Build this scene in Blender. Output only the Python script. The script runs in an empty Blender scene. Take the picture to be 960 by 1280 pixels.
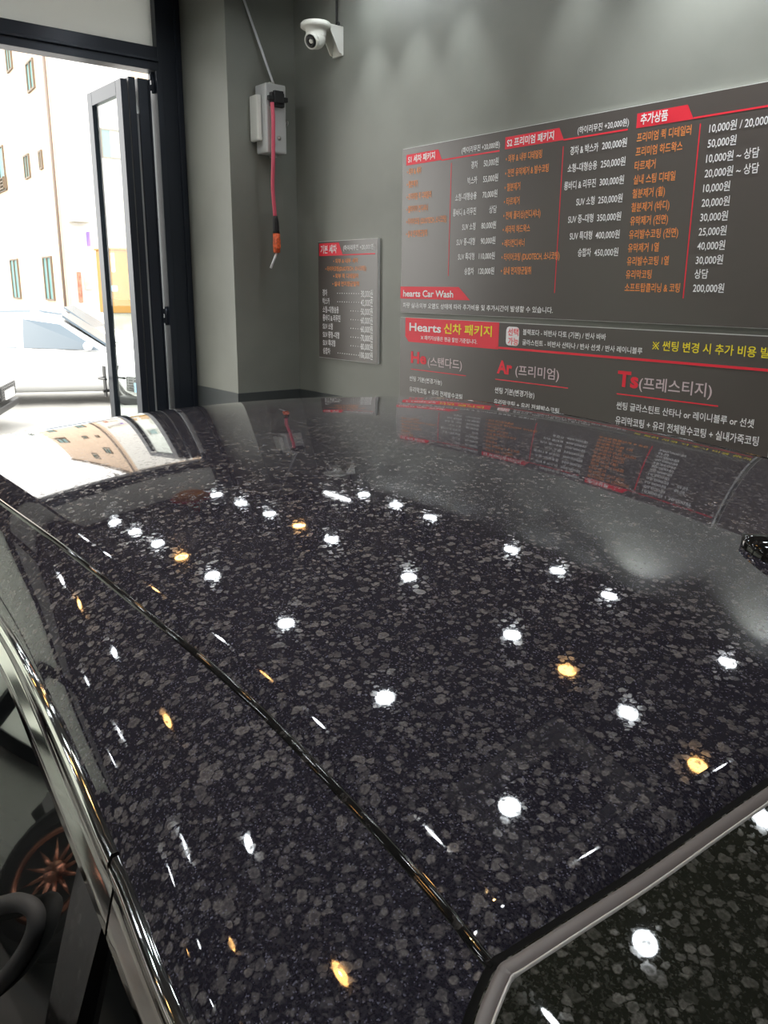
import bpy, bmesh, math, random
import numpy as np
from mathutils import Vector, Matrix
random.seed(7)
SC = bpy.context.scene
COL = SC.collection

# ------------------------------------------------------------------ camera, world, sun, exposure
FPX, PITCH, ROLL, YAW = 1040.0, math.radians(15.14), math.radians(-0.525), math.radians(-51.45)
cp, sp = math.cos(PITCH), math.sin(PITCH)
cr, sr = math.cos(ROLL), math.sin(ROLL)
cy, sy = math.cos(YAW), math.sin(YAW)
_r = Vector((cy, -sy, 0)); _f = Vector((sy*cp, cy*cp, -sp)); _d = _f.cross(_r)
CAM_R = cr*_r + sr*_d
CAM_D = -sr*_r + cr*_d
CAM_F = _f
cam = bpy.data.cameras.new('camera')
cam.sensor_fit = 'HORIZONTAL'; cam.sensor_width = 36; cam.lens = 36*FPX/960
cam.clip_start = 0.02; cam.clip_end = 400
camo = bpy.data.objects.new('camera', cam); COL.objects.link(camo)
u_ = -CAM_D; b_ = -CAM_F
camo.matrix_world = Matrix(((CAM_R.x, u_.x, b_.x, 0), (CAM_R.y, u_.y, b_.y, 0), (CAM_R.z, u_.z, b_.z, 0), (0, 0, 0, 1)))
SC.camera = camo

w = bpy.data.worlds.new('sky'); SC.world = w; w.use_nodes = True
wb = w.node_tree.nodes['Background']
wb.inputs['Color'].default_value = (0.98, 0.965, 0.92, 1); wb.inputs['Strength'].default_value = 4.8
sun = bpy.data.lights.new('sun', 'SUN'); sun.energy = 1.6; sun.angle = math.radians(1.5); sun.color = (1, 0.95, 0.86)
suno = bpy.data.objects.new('sun', sun); COL.objects.link(suno)
suno.rotation_euler = Vector((-0.50, 0.52, -0.69)).to_track_quat('-Z', 'Y').to_euler()
suno.location = (0, 0, 20)
SC.view_settings.view_transform = 'Standard'; SC.view_settings.look = 'None'
SC.view_settings.gamma = 1; SC.view_settings.use_curve_mapping = False
SC.view_settings.exposure = 0.12
LAMP_W, LAMP_O, BEAM = 60.0, 42.0, 75.0

# ------------------------------------------------------------------ helpers
def ray(px, py):
    return CAM_R*((px-480)/FPX) + CAM_D*((py-640)/FPX) + CAM_F
def on(px, py, axis, val):
    r = ray(px, py); return r*(val/r[axis])

ORG = {}
def tag(o, label, cat, group=None):
    o['label'] = label; o['category'] = cat
    if group: o['group'] = group
    return o
def thing(name, label, cat, loc=(0, 0, 0), group=None, rz=0):
    o = bpy.data.objects.new(name, None); COL.objects.link(o)
    o.location = loc; o.rotation_euler = (0, 0, rz); o.empty_display_size = 0.1
    tag(o, label, cat, group); ORG[o.name] = Vector(loc) if rz == 0 else Vector((0, 0, 0))
    return o
def mk(name, bm, mats, parent=None, smooth=False, org=None):
    """link a bmesh (built in world axes) as one mesh object; children of an unrotated thing keep world coordinates"""
    if org is None:
        org = ORG[parent.name] if parent is not None else Vector((0, 0, 0))
    org = Vector(org)
    if isinstance(bm, bmesh.types.BMesh):
        if org.length > 0: bmesh.ops.translate(bm, vec=-org, verts=bm.verts)
        me = bpy.data.meshes.new(name); bm.to_mesh(me); bm.free()
    else:
        me = bm
        me.transform(Matrix.Translation(-org))
    for m in (mats if isinstance(mats, (list, tuple)) else [mats]): me.materials.append(m)
    if smooth:
        for p in me.polygons: p.use_smooth = True
    o = bpy.data.objects.new(name, me); COL.objects.link(o)
    if parent is not None:
        o.parent = parent; ORG[o.name] = org
    else:
        o.location = org; ORG[o.name] = org
    return o
def struct(o):
    o['kind'] = 'structure'; return o
def B(): return bmesh.new()
def box(bm, x0, x1, y0, y1, z0, z1, bevel=0, mi=0):
    vs = [bm.verts.new((x, y, z)) for x in (x0, x1) for y in (y0, y1) for z in (z0, z1)]
    q = [(0, 1, 3, 2), (4, 6, 7, 5), (0, 4, 5, 1), (2, 3, 7, 6), (0, 2, 6, 4), (1, 5, 7, 3)]
    fs = [bm.faces.new([vs[i] for i in f]) for f in q]
    for f in fs: f.material_index = mi
    if bevel:
        es = list({e for f in fs for e in f.edges})
        bmesh.ops.bevel(bm, geom=es, offset=bevel, segments=2, affect='EDGES', profile=0.6)
    return bm
def frame_of(t, up=(0, 0, 1)):
    t = Vector(t).normalized(); u = Vector(up)
    if abs(t.dot(u)) > 0.97: u = Vector((1, 0, 0))
    a = t.cross(u).normalized(); return a, a.cross(t).normalized()
def tube(bm, pts, r, n=10, cap=True, mi=0):
    pts = [Vector(p) for p in pts]; rings = []
    for i, p in enumerate(pts):
        t = pts[min(i+1, len(pts)-1)] - pts[max(i-1, 0)]
        a, b = frame_of(t); rr = r[i] if isinstance(r, (list, tuple)) else r
        rings.append([bm.verts.new(p + a*rr*math.cos(k*2*math.pi/n) + b*rr*math.sin(k*2*math.pi/n)) for k in range(n)])
    for A_, B_ in zip(rings, rings[1:]):
        for k in range(n):
            f = bm.faces.new((A_[k], A_[(k+1) % n], B_[(k+1) % n], B_[k])); f.material_index = mi; f.smooth = True
    if cap:
        bm.faces.new(rings[0][::-1]).material_index = mi; bm.faces.new(rings[-1]).material_index = mi
    return bm
def spline(pts, n=8):
    P = [Vector(p) for p in pts]; P = [2*P[0]-P[1]] + P + [2*P[-1]-P[-2]]; out = []
    for i in range(1, len(P)-2):
        for k in range(n):
            t = k/n; a, b, c, d = P[i-1], P[i], P[i+1], P[i+2]
            out.append(0.5*((2*b)+(c-a)*t+(2*a-5*b+4*c-d)*t*t+(3*b-a-3*c+d)*t**3))
    out.append(P[-2]); return out
def lathe(bm, prof, c=(0, 0, 0), axis=(0, 0, 1), n=24, mi=0):
    a, b = frame_of(axis); ax = Vector(axis).normalized(); c = Vector(c); rings = []
    for r, h in prof:
        rings.append([bm.verts.new(c+ax*h+(a*math.cos(k*2*math.pi/n)+b*math.sin(k*2*math.pi/n))*max(r, 1e-4)) for k in range(n)])
    for A_, B_ in zip(rings, rings[1:]):
        for k in range(n):
            f = bm.faces.new((A_[k], A_[(k+1) % n], B_[(k+1) % n], B_[k])); f.material_index = mi; f.smooth = True
    if prof[0][0] > 1e-3: bm.faces.new(rings[0][::-1]).material_index = mi
    if prof[-1][0] > 1e-3: bm.faces.new(rings[-1]).material_index = mi
    return bm
def grid(bm, rows, mi=0, smooth=True, flip=False):
    R_ = [[bm.verts.new(p) for p in r] for r in rows]
    for a, b in zip(R_, R_[1:]):
        for k in range(len(a)-1):
            vs = (a[k], a[k+1], b[k+1], b[k])
            f = bm.faces.new(vs[::-1] if flip else vs); f.material_index = mi; f.smooth = smooth
    return R_
def prism(bm, poly, vec, mi=0):
    vec = Vector(vec); a = [bm.verts.new(p) for p in poly]; b = [bm.verts.new(Vector(p)+vec) for p in poly]; n = len(poly)
    fs = [bm.faces.new(a), bm.faces.new(b[::-1])]
    for i in range(n): fs.append(bm.faces.new((a[i], b[i], b[(i+1) % n], a[(i+1) % n])))
    for f in fs: f.material_index = mi
    bmesh.ops.recalc_face_normals(bm, faces=fs)
    return bm
def dup(root, loc, rz=None, label=None, group=None):
    r = root.copy(); COL.objects.link(r); r.location = loc
    if rz is not None: r.rotation_euler = (0, 0, rz)
    if label: r['label'] = label
    if group: r['group'] = group
    for ch in list(root.children):
        c = ch.copy(); COL.objects.link(c); c.parent = r
        for g in list(ch.children):
            d = g.copy(); COL.objects.link(d); d.parent = c
    return r

# ------------------------------------------------------------------ materials
def mat(name, col, rough=0.5, metal=0.0, coat=0.0, ior=1.5, emit=None, es=0.0, spec=0.5):
    m = bpy.data.materials.new(name); m.use_nodes = True
    p = m.node_tree.nodes['Principled BSDF']
    p.inputs['Base Color'].default_value = (*col, 1); p.inputs['Roughness'].default_value = rough
    p.inputs['Metallic'].default_value = metal; p.inputs['Coat Weight'].default_value = coat
    p.inputs['IOR'].default_value = ior; p.inputs['Specular IOR Level'].default_value = spec
    if emit: p.inputs['Emission Color'].default_value = (*emit, 1); p.inputs['Emission Strength'].default_value = es
    return m
class NT:
    def __init__(s, m): s.t = m.node_tree; s.p = s.t.nodes['Principled BSDF']
    def n(s, typ, **kw):
        x = s.t.nodes.new(typ)
        for k, v in kw.items(): setattr(x, k, v)
        return x
    def l(s, a, b): s.t.links.new(a, b)
    def math(s, op, a, b=None, clamp=False):
        x = s.n('ShaderNodeMath', operation=op); x.use_clamp = clamp
        for i, v in enumerate((a, b)):
            if v is None: continue
            if isinstance(v, (int, float)): x.inputs[i].default_value = v
            else: s.l(v, x.inputs[i])
        return x.outputs[0]
    def mix(s, f, a, b):
        x = s.n('ShaderNodeMix', data_type='RGBA')
        for i, v in ((0, f), (6, a), (7, b)):
            if isinstance(v, (int, float)): x.inputs[i].default_value = v
            elif isinstance(v, tuple): x.inputs[i].default_value = (*v, 1)
            else: s.l(v, x.inputs[i])
        return x.outputs[2]
    def ramp(s, f, a, b, lo=0.0, hi=1.0):
        x = s.n('ShaderNodeMapRange', interpolation_type='SMOOTHSTEP')
        s.l(f, x.inputs[0])
        for i, v in ((1, a), (2, b), (3, lo), (4, hi)): x.inputs[i].default_value = v
        return x.outputs[0]
    def noise(s, scale, detail=3, vec=None):
        x = s.n('ShaderNodeTexNoise'); x.inputs['Scale'].default_value = scale; x.inputs['Detail'].default_value = detail
        if vec is None:
            tc = s.n('ShaderNodeTexCoord'); vec = tc.outputs['Object']
        s.l(vec, x.inputs['Vector']); return x
def paint_wall(name, col, rough=0.55, var=0.12, scale=1.3, bump=0.05):
    m = mat(name, col, rough); t = NT(m); n1 = t.noise(scale, 5); n2 = t.noise(90, 3)
    f = t.ramp(n1.outputs[0], 0.3, 0.7)
    t.l(t.mix(f, tuple(c*(1-var) for c in col), tuple(min(1, c*(1+var)) for c in col)), t.p.inputs['Base Color'])
    b = t.n('ShaderNodeBump'); b.inputs['Strength'].default_value = bump; b.inputs['Distance'].default_value = 0.004
    t.l(n2.outputs[0], b.inputs['Height']); t.l(b.outputs[0], t.p.inputs['Normal'])
    return m
def spotted(name, base, rough=0.03, flake=0.0, amount=1.0, coat=0.0, ior=1.5, spotcol=(0.17, 0.16, 0.155)):
    """glossy dark surface with dried water spots: irregular pale blobs in two sizes"""
    m = mat(name, base, rough, 0, coat, ior); t = NT(m)
    tc = t.n('ShaderNodeTexCoord'); vec = tc.outputs['Object']
    nz = t.noise(95, 1.5, vec)
    sub = t.n('ShaderNodeVectorMath', operation='SUBTRACT'); t.l(nz.outputs['Color'], sub.inputs[0]); sub.inputs[1].default_value = (.5, .5, .5)
    nz.inputs['Roughness'].default_value = 0.65; nz.inputs['Detail'].default_value = 3
    sc = t.n('ShaderNodeVectorMath', operation='SCALE'); t.l(sub.outputs[0], sc.inputs[0]); sc.inputs['Scale'].default_value = 0.0090
    ad = t.n('ShaderNodeVectorMath', operation='ADD'); t.l(vec, ad.inputs[0]); t.l(sc.outputs[0], ad.inputs[1])
    def layer(scale, lo, hi, keep, soft=0.10):
        v = t.n('ShaderNodeTexVoronoi', feature='F1'); v.inputs['Scale'].default_value = scale; t.l(ad.outputs[0], v.inputs['Vector'])
        sep = t.n('ShaderNodeSeparateColor'); t.l(v.outputs['Color'], sep.inputs[0])
        rad = t.math('ADD', t.math('MULTIPLY', sep.outputs[0], hi-lo), lo)
        on_ = t.math('LESS_THAN', sep.outputs[1], keep)
        d = t.math('SUBTRACT', rad, v.outputs['Distance'])
        body = t.ramp(d, 0.0, soft)
        rim = t.math('MULTIPLY', body, t.ramp(d, soft*0.8, soft*2.2, 1.0, 0.55))
        k = t.math('ADD', t.math('MULTIPLY', sep.outputs[2], 0.75), 0.25)
        return t.math('MULTIPLY', t.math('MULTIPLY', rim, on_), k)
    a = layer(150, 0.28, 0.62, 0.95, 0.22); b = layer(88, 0.12, 0.50, 0.42, 0.12); c = layer(340, 0.2, 0.6, 0.8, 0.25)
    s = t.math('MAXIMUM', t.math('MULTIPLY', a, 0.85), b)
    s = t.math('MAXIMUM', s, t.math('MULTIPLY', c, 0.33))
    gr = t.noise(520, 2, vec); s = t.math('MULTIPLY', s, t.ramp(gr.outputs[0], 0.30, 0.70, 0.68, 1.18))
    s = t.math('ADD', s, t.ramp(gr.outputs[0], 0.45, 0.75, 0.0, 0.13))
    s = t.math('MULTIPLY', s, amount, True)
    big = t.noise(5, 3, vec); s = t.math('MULTIPLY', s, t.ramp(big.outputs[0], 0.25, 0.65, 0.75, 1.1), True)
    col = t.mix(t.math('MULTIPLY', s, 0.66), base, spotcol)
    if flake:
        fv = t.n('ShaderNodeTexVoronoi', feature='F1'); fv.inputs['Scale'].default_value = 1100; t.l(vec, fv.inputs['Vector'])
        fs = t.n('ShaderNodeSeparateColor'); t.l(fv.outputs['Color'], fs.inputs[0])
        fl = t.math('MULTIPLY', t.math('GREATER_THAN', fs.outputs[0], 0.95), flake)
        col = t.mix(fl, col, (0.12, 0.12, 0.16))
    t.l(col, t.p.inputs['Base Color'])
    t.l(t.math('ADD', t.math('MULTIPLY', s, 0.13), rough), t.p.inputs['Roughness'])
    t.l(t.math('SUBTRACT', 0.5, t.math('MULTIPLY', s, 0.30)), t.p.inputs['Specular IOR Level'])
    return m
def sheet(name, col, trans=0.5, rough=0.3):
    """translucent pale glazing"""
    m = mat(name, col, rough); t = NT(m)
    tr = t.n('ShaderNodeBsdfTranslucent'); tr.inputs[0].default_value = (*col, 1)
    mx = t.n('ShaderNodeMixShader'); mx.inputs[0].default_value = trans
    t.l(t.p.outputs[0], mx.inputs[1]); t.l(tr.outputs[0], mx.inputs[2])
    t.l(mx.outputs[0], t.t.nodes['Material Output'].inputs['Surface']); return m
def clear(name, tint=(0.92, 0.96, 0.95)):
    m = mat(name, tint, 0.02); t = NT(m)
    tr = t.n('ShaderNodeBsdfTransparent'); tr.inputs[0].default_value = (*tint, 1)
    gl = t.n('ShaderNodeBsdfGlossy'); gl.inputs['Roughness'].default_value = 0.02
    lw = t.n('ShaderNodeLayerWeight'); lw.inputs[0].default_value = 0.5
    fz = t.math('ADD', t.math('MULTIPLY', t.math('POWER', lw.outputs['Facing'], 5.0), 0.5), 0.015, True)
    mx = t.n('ShaderNodeMixShader'); t.l(fz, mx.inputs[0]); t.l(tr.outputs[0], mx.inputs[1]); t.l(gl.outputs[0], mx.inputs[2])
    t.l(mx.outputs[0], t.t.nodes['Material Output'].inputs['Surface']); return m

M = {}
M['wall'] = paint_wall('wall_paint', (0.215, 0.222, 0.195), 0.5)
M['dark_wall'] = paint_wall('dark_wall_paint', (0.10, 0.105, 0.10), 0.6)
M['dado'] = paint_wall('dado_paint', (0.055, 0.062, 0.062), 0.5)
M['ceiling'] = paint_wall('ceiling_paint', (0.035, 0.036, 0.038), 0.7)
M['floor'] = paint_wall('floor_coating', (0.10, 0.099, 0.095), 0.22, 0.25, 2.0)
M['pale_wall'] = paint_wall('pale_wall_paint', (0.28, 0.285, 0.265), 0.6)
M['frame'] = mat('dark_blue_aluminium', (0.022, 0.028, 0.040), 0.38, 0.3)
M['seal'] = mat('grey_brush_seal', (0.32, 0.33, 0.33), 0.7)
M['transom'] = sheet('transom_panel', (0.70, 0.71, 0.69), 0.36, 0.35)
M['frost'] = sheet('frosted_panel', (0.80, 0.83, 0.78), 0.62, 0.3)
M['frost_dim'] = sheet('frosted_dim', (0.70, 0.72, 0.68), 0.22, 0.3)
M['glass'] = clear('clear_glass')
M['board'] = mat('board_face', (0.084, 0.071, 0.064), 0.30, 0, 0, 1.6)
M['board_edge'] = mat('board_edge', (0.62, 0.62, 0.60), 0.4)
M['white_ink'] = mat('white_ink', (0.92, 0.92, 0.92), 0.5)
M['pink_ink'] = mat('pale_pink_ink', (0.66, 0.54, 0.56), 0.5)
M['orange_ink'] = mat('orange_ink', (0.95, 0.32, 0.08), 0.5)
M['red_ink'] = mat('red_ink', (0.85, 0.020, 0.045), 0.5)
M['yellow_ink'] = mat('yellow_ink', (0.95, 0.80, 0.02), 0.5)
M['paint'] = spotted('black_metallic_paint', (0.0125, 0.0118, 0.0175), 0.022, 0.55, 1.0)
M['car_glass'] = spotted('tinted_glass', (0.010, 0.011, 0.008), 0.02, 0.0, 0.75, 0, 1.5, (0.17, 0.165, 0.15))
M['side_glass'] = spotted('side_glass', (0.006, 0.007, 0.007), 0.015, 0.0, 0.12, 0, 2.3, (0.06, 0.06, 0.055))
M['gloss_black'] = spotted('gloss_black', (0.006, 0.006, 0.006), 0.03, 0.0, 0.25)
M['chrome'] = mat('chrome', (0.83, 0.82, 0.80), 0.06, 1.0)
M['seam_rubber'] = mat('grey_rubber_seal', (0.085, 0.073, 0.07), 0.55)
M['seam_edge'] = mat('pale_seal_edge', (0.36, 0.35, 0.33), 0.35)
M['black'] = mat('black_plastic', (0.012, 0.012, 0.013), 0.4)
M['gap'] = mat('black_gap', (0.003, 0.003, 0.003), 0.6, spec=0.05)
M['tyre'] = mat('tyre_rubber', (0.02, 0.02, 0.02), 0.75)
M['alloy'] = mat('alloy', (0.5, 0.5, 0.5), 0.25, 1.0)
M['copper'] = mat('copper_alloy', (0.75, 0.33, 0.22), 0.25, 1.0)
M['white_car'] = mat('white_car_paint', (0.80, 0.80, 0.79), 0.25, 0, 0.6)
M['silver_car'] = mat('silver_car_paint', (0.70, 0.71, 0.72), 0.22, 0.2, 0.6)
M['ext_glass'] = mat('car_window_glass', (0.10, 0.13, 0.16), 0.25, 0, 0, 1.4)
M['head'] = mat('headlamp_lens', (0.75, 0.78, 0.8), 0.1)
M['red_lens'] = mat('red_lens', (0.7, 0.02, 0.03), 0.2)
M['plate'] = mat('plate_white', (0.85, 0.85, 0.85), 0.4)
M['plate_blue'] = mat('plate_blue', (0.25, 0.55, 0.85), 0.4)
M['grey_box'] = mat('pale_grey_housing', (0.50, 0.51, 0.50), 0.45)
M['bracket'] = mat('galvanised_steel', (0.60, 0.60, 0.58), 0.35, 0.7)
M['red_hose'] = mat('pink_red_hose', (0.72, 0.11, 0.17), 0.4)
M['orange_tape'] = paint_wall('orange_tape', (0.85, 0.13, 0.04), 0.4, 0.4, 60)
M['cam_white'] = mat('ivory_plastic', (0.72, 0.72, 0.66), 0.4)
M['lens'] = mat('camera_lens', (0.006, 0.006, 0.007), 0.08)
M['wire'] = mat('white_wire', (0.75, 0.76, 0.78), 0.5)
M['dark_wire'] = mat('dark_wire', (0.05, 0.05, 0.05), 0.5)
M['frame_pale'] = mat('pale_frame', (0.85, 0.85, 0.80), 0.5, emit=(1, 1, 0.95), es=0.0)
M['ring'] = mat('lamp_ring', (0.6, 0.6, 0.6), 0.4)
M['lamp_w'] = mat('cool_lamp', (1, 1, 1), 0.5, emit=(0.90, 0.96, 1.0), es=LAMP_W)
M['lamp_o'] = mat('warm_lamp', (1, 0.8, 0.5), 0.5, emit=(1.0, 0.52, 0.16), es=LAMP_O)
M['tube'] = mat('tube_lamp', (1, 1, 1), 0.5, emit=(0.95, 0.98, 1.0), es=30)
M['orange_dome'] = mat('orange_dome', (0.85, 0.28, 0.03), 0.4)
M['asphalt'] = paint_wall('asphalt', (0.34, 0.335, 0.32), 0.8, 0.15, 1.5)
M['peach'] = paint_wall('peach_render', (0.60, 0.45, 0.33), 0.8, 0.06, 1.0)
M['white_render'] = paint_wall('white_render', (0.62, 0.61, 0.58), 0.8, 0.04, 1.0)
M['win_glass'] = mat('building_glass', (0.12, 0.24, 0.24), 0.5, spec=0.1)
M['win_frame'] = mat('window_frame', (0.16, 0.13, 0.10), 0.6, spec=0.1)
M['pipe'] = mat('downpipe', (0.16, 0.13, 0.11), 0.6)
M['curtain'] = mat('pale_curtain', (0.50, 0.48, 0.42), 0.7)
M['awning'] = paint_wall('awning_grey', (0.42, 0.40, 0.34), 0.7, 0.2, 2)
M['brick'] = paint_wall('brick_red', (0.35, 0.16, 0.11), 0.8, 0.3, 8)
M['yellow'] = paint_wall('yellow_paint', (0.30, 0.135, 0.002), 0.5, 0.08, 1.5)
M['violet'] = mat('violet_sign', (0.25, 0.15, 0.5), 0.5)

# ------------------------------------------------------------------ the room
XF, YB, ZC, ZF, ZG = -6.3, 3.6, 2.12, -1.72, -1.95
ZLAMP = 1.854
XBACK, YL = 4.2, -5.5
YJ0, YJ1 = 2.86, 3.05            # right jamb of the street opening
ZL0, ZL1 = 1.506, 1.663          # lintel bar
YO = 1.12                        # left edge of the street opening
struct(mk('floor', box(B(), XF-0.12, XBACK, YL, YB, ZF-0.12, ZF), M['floor']))
struct(mk('ceiling', box(B(), XF-0.12, XBACK, YL, YB, ZC, ZC+0.12), M['ceiling']))
struct(mk('wall_right', box(B(), XF-0.12, XBACK, YB, YB+0.15, ZF-0.12, ZC+0.12), M['wall']))
bm = B(); WX = [-5.6, -4.1, -2.6, -1.1, 0.4]
box(bm, XF-0.12, XBACK, YL-0.15, YL, ZF-0.12, -0.85); box(bm, XF-0.12, XBACK, YL-0.15, YL, 1.45, ZC+0.12)
box(bm, XF-0.12, WX[0], YL-0.15, YL, -0.85, 1.45); box(bm, WX[-1], XBACK, YL-0.15, YL, -0.85, 1.45)
struct(mk('wall_left', bm, M['pale_wall']))
for k_ in range(4):
    bm = B(); box(bm, WX[k_]+.10, WX[k_+1]-.10, YL-.08, YL-.06, -0.75, 1.38)
    o = struct(mk('window_%d' % (10+k_), bm, M['frost_dim']))
    bm = B()
    for q_ in ((WX[k_], WX[k_]+.10, -.85, 1.45), (WX[k_+1]-.10, WX[k_+1], -.85, 1.45), (WX[k_]+.1, WX[k_+1]-.1, -.85, -.75), (WX[k_]+.1, WX[k_+1]-.1, 1.38, 1.45)): box(bm, q_[0], q_[1], YL-.12, YL+.01, q_[2], q_[3])
    mk('window_frame', bm, M['frame'], o)
struct(mk('wall_back', box(B(), XBACK, XBACK+0.15, YL-0.15, YB+0.15, ZF-0.12, ZC+0.12), M['dark_wall']))
XP = -5.60
struct(mk('wall_pillar', box(B(), XF-0.12, XP, YJ1, YB, ZF, ZC), [M['wall']]))
struct(mk('wall_street_wing', box(B(), XF-0.12, XF, YL, -4.0, ZF, ZC), M['dark_wall']))
# dark painted dado along the foot of the walls
bm = B(); ZD = -0.785
box(bm, XP, XBACK, YB-0.008, YB, ZF, ZD); struct(mk('baseboard_right', bm, M['dado']))
bm = B(); box(bm, XF, XP+0.008, YJ1-0.008, YJ1, ZF, ZD); box(bm, XP, XP+0.008, YJ1, YB-0.008, ZF, ZD)
struct(mk('baseboard_pillar', bm, M['dado']))
# street front frame
bm = B()
box(bm, XF-0.12, XF+0.02, YJ0, YJ1, ZF, ZC, 0.004)
box(bm, XF-0.12, XF+0.03, YJ0-0.02, YJ0+0.03, ZF, ZL0, 0.003)
box(bm, XF-0.12, XF+0.03, YJ1-0.05, YJ1-0.008, ZF, ZC, 0.003)
struct(mk('trim_1', bm, M['frame']))
bm = B(); box(bm, XF-0.12, XF+0.02, -4.0, YJ0, ZL0, ZL1, 0.004); box(bm, XF-0.10, XF+0.05, -4.0, YJ0, ZL0+0.055, ZL0+0.075, 0.003)
struct(mk('trim_2', bm, M['frame']))
bm = B()
for y in (YO-0.10, -0.55, -2.25, -3.9): box(bm, XF-0.12, XF+0.02, y-0.08, y+0.08, ZF, ZC, 0.004)
box(bm, XF-0.12, XF+0.02, -4.0, YJ0, ZC-0.05, ZC, 0.003)
struct(mk('trim_3', bm, M['frame']))
bm = B(); box(bm, XF-0.07, XF-0.05, -4.0, YJ0, ZL1, ZC-0.05); struct(mk('window_1', bm, M['transom']))
k = 2
for y0, y1 in ((-0.47, YO-0.18), (-2.17, -0.63), (-3.82, -2.33)):
    bm = B(); box(bm, XF-0.07, XF-0.05, y0, y1, ZF+0.1, ZL0)
    o = struct(mk('window_%d' % k, bm, M['frost'] if k > 2 else M['frame'])); k += 1  # first bay is no window: a solid panel, unseen, keeps the rail's reflection dark
    bm = B(); box(bm, XF-0.10, XF-0.01, y0, y1, ZF, ZF+0.1); box(bm, XF-0.10, XF-0.01, y0, y1, -0.3, -0.22)
    mk('window_frame', bm, M['frame'], o)

# ------------------------------------------------------------------ the folding street door
YA = 2.615
door = thing('folding_door', 'dark aluminium folding glass door standing open beside the right jamb of the street opening', 'door', (XF, YA, ZF))
xo = on(112, 118, 1, YA).x                    # outer end of the leaf
ztop = on(112, 118, 1, YA).z; zlow = ZF+0.02
bm = B()
box(bm, xo, xo+0.10, YA-0.025, YA+0.025, zlow, ztop, 0.004)
box(bm, XF-0.13, XF-0.03, YA-0.025, YA+0.025, zlow, ztop, 0.004)
box(bm, xo+0.10, XF-0.13, YA-0.025, YA+0.025, ztop-0.10, ztop, 0.004)
box(bm, xo+0.10, XF-0.13, YA-0.025, YA+0.025, zlow, zlow+0.14, 0.004)
mk('leaf_frame', bm, M['frame'], door)
mk('glass_pane', box(B(), xo+0.10, XF-0.13, YA-0.006, YA+0.006, zlow+0.14, ztop-0.10), M['glass'], door)
bm = B()
box(bm, XF-0.10, XF-0.03, YA+0.035, YA+0.085, zlow, ztop+0.02, 0.006)
box(bm, XF-0.10, XF-0.03, YA+0.105, YA+0.185, zlow, ztop+0.02, 0.006)
box(bm, XF-0.10, XF-0.03, YA+0.187, YA+0.200, zlow, ztop+0.02, 0.002)
mk('folded_leaf', bm, M['frame'], door, )
mk('brush_seal', box(B(), XF-0.10, XF-0.045, YA+0.086, YA+0.104, zlow, ztop-0.22), M['seal'], door)
for z in (on(205, 105, 0, XF).z, on(207, 395, 0, XF).z):
    bm = B(); tube(bm, [(XF-0.02, YA+0.218, z-0.07), (XF-0.02, YA+0.218, z+0.07)], 0.014)
    box(bm, XF-0.03, XF-0.015, YA+0.195, YJ0-0.02, z-0.055, z-0.015, 0.002); box(bm, XF-0.03, XF-0.015, YA+0.195, YJ0-0.02, z+0.015, z+0.055, 0.002)
    mk('hinge', bm, M['frame'], door)
h = on(135, 472, 1, YA)
bm = B(); box(bm, h.x-0.03, h.x+0.03, YA-0.034, YA-0.025, h.z-0.16, h.z+0.10, 0.003)
tube(bm, spline([(h.x, YA-0.03, h.z), (h.x, YA-0.075, h.z), (h.x+0.03, YA-0.08, h.z), (h.x+0.17, YA-0.08, h.z+0.005)], 5), 0.010)
tube(bm, spline([(h.x, YA+0.03, h.z), (h.x, YA+0.075, h.z), (h.x+0.03, YA+0.08, h.z), (h.x+0.17, YA+0.08, h.z+0.005)], 5), 0.010)
tube(bm, [(h.x, YA-0.05, h.z-0.11), (h.x, YA+0.05, h.z-0.11)], 0.014)
mk('handle', bm, M['black'], door)

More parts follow.
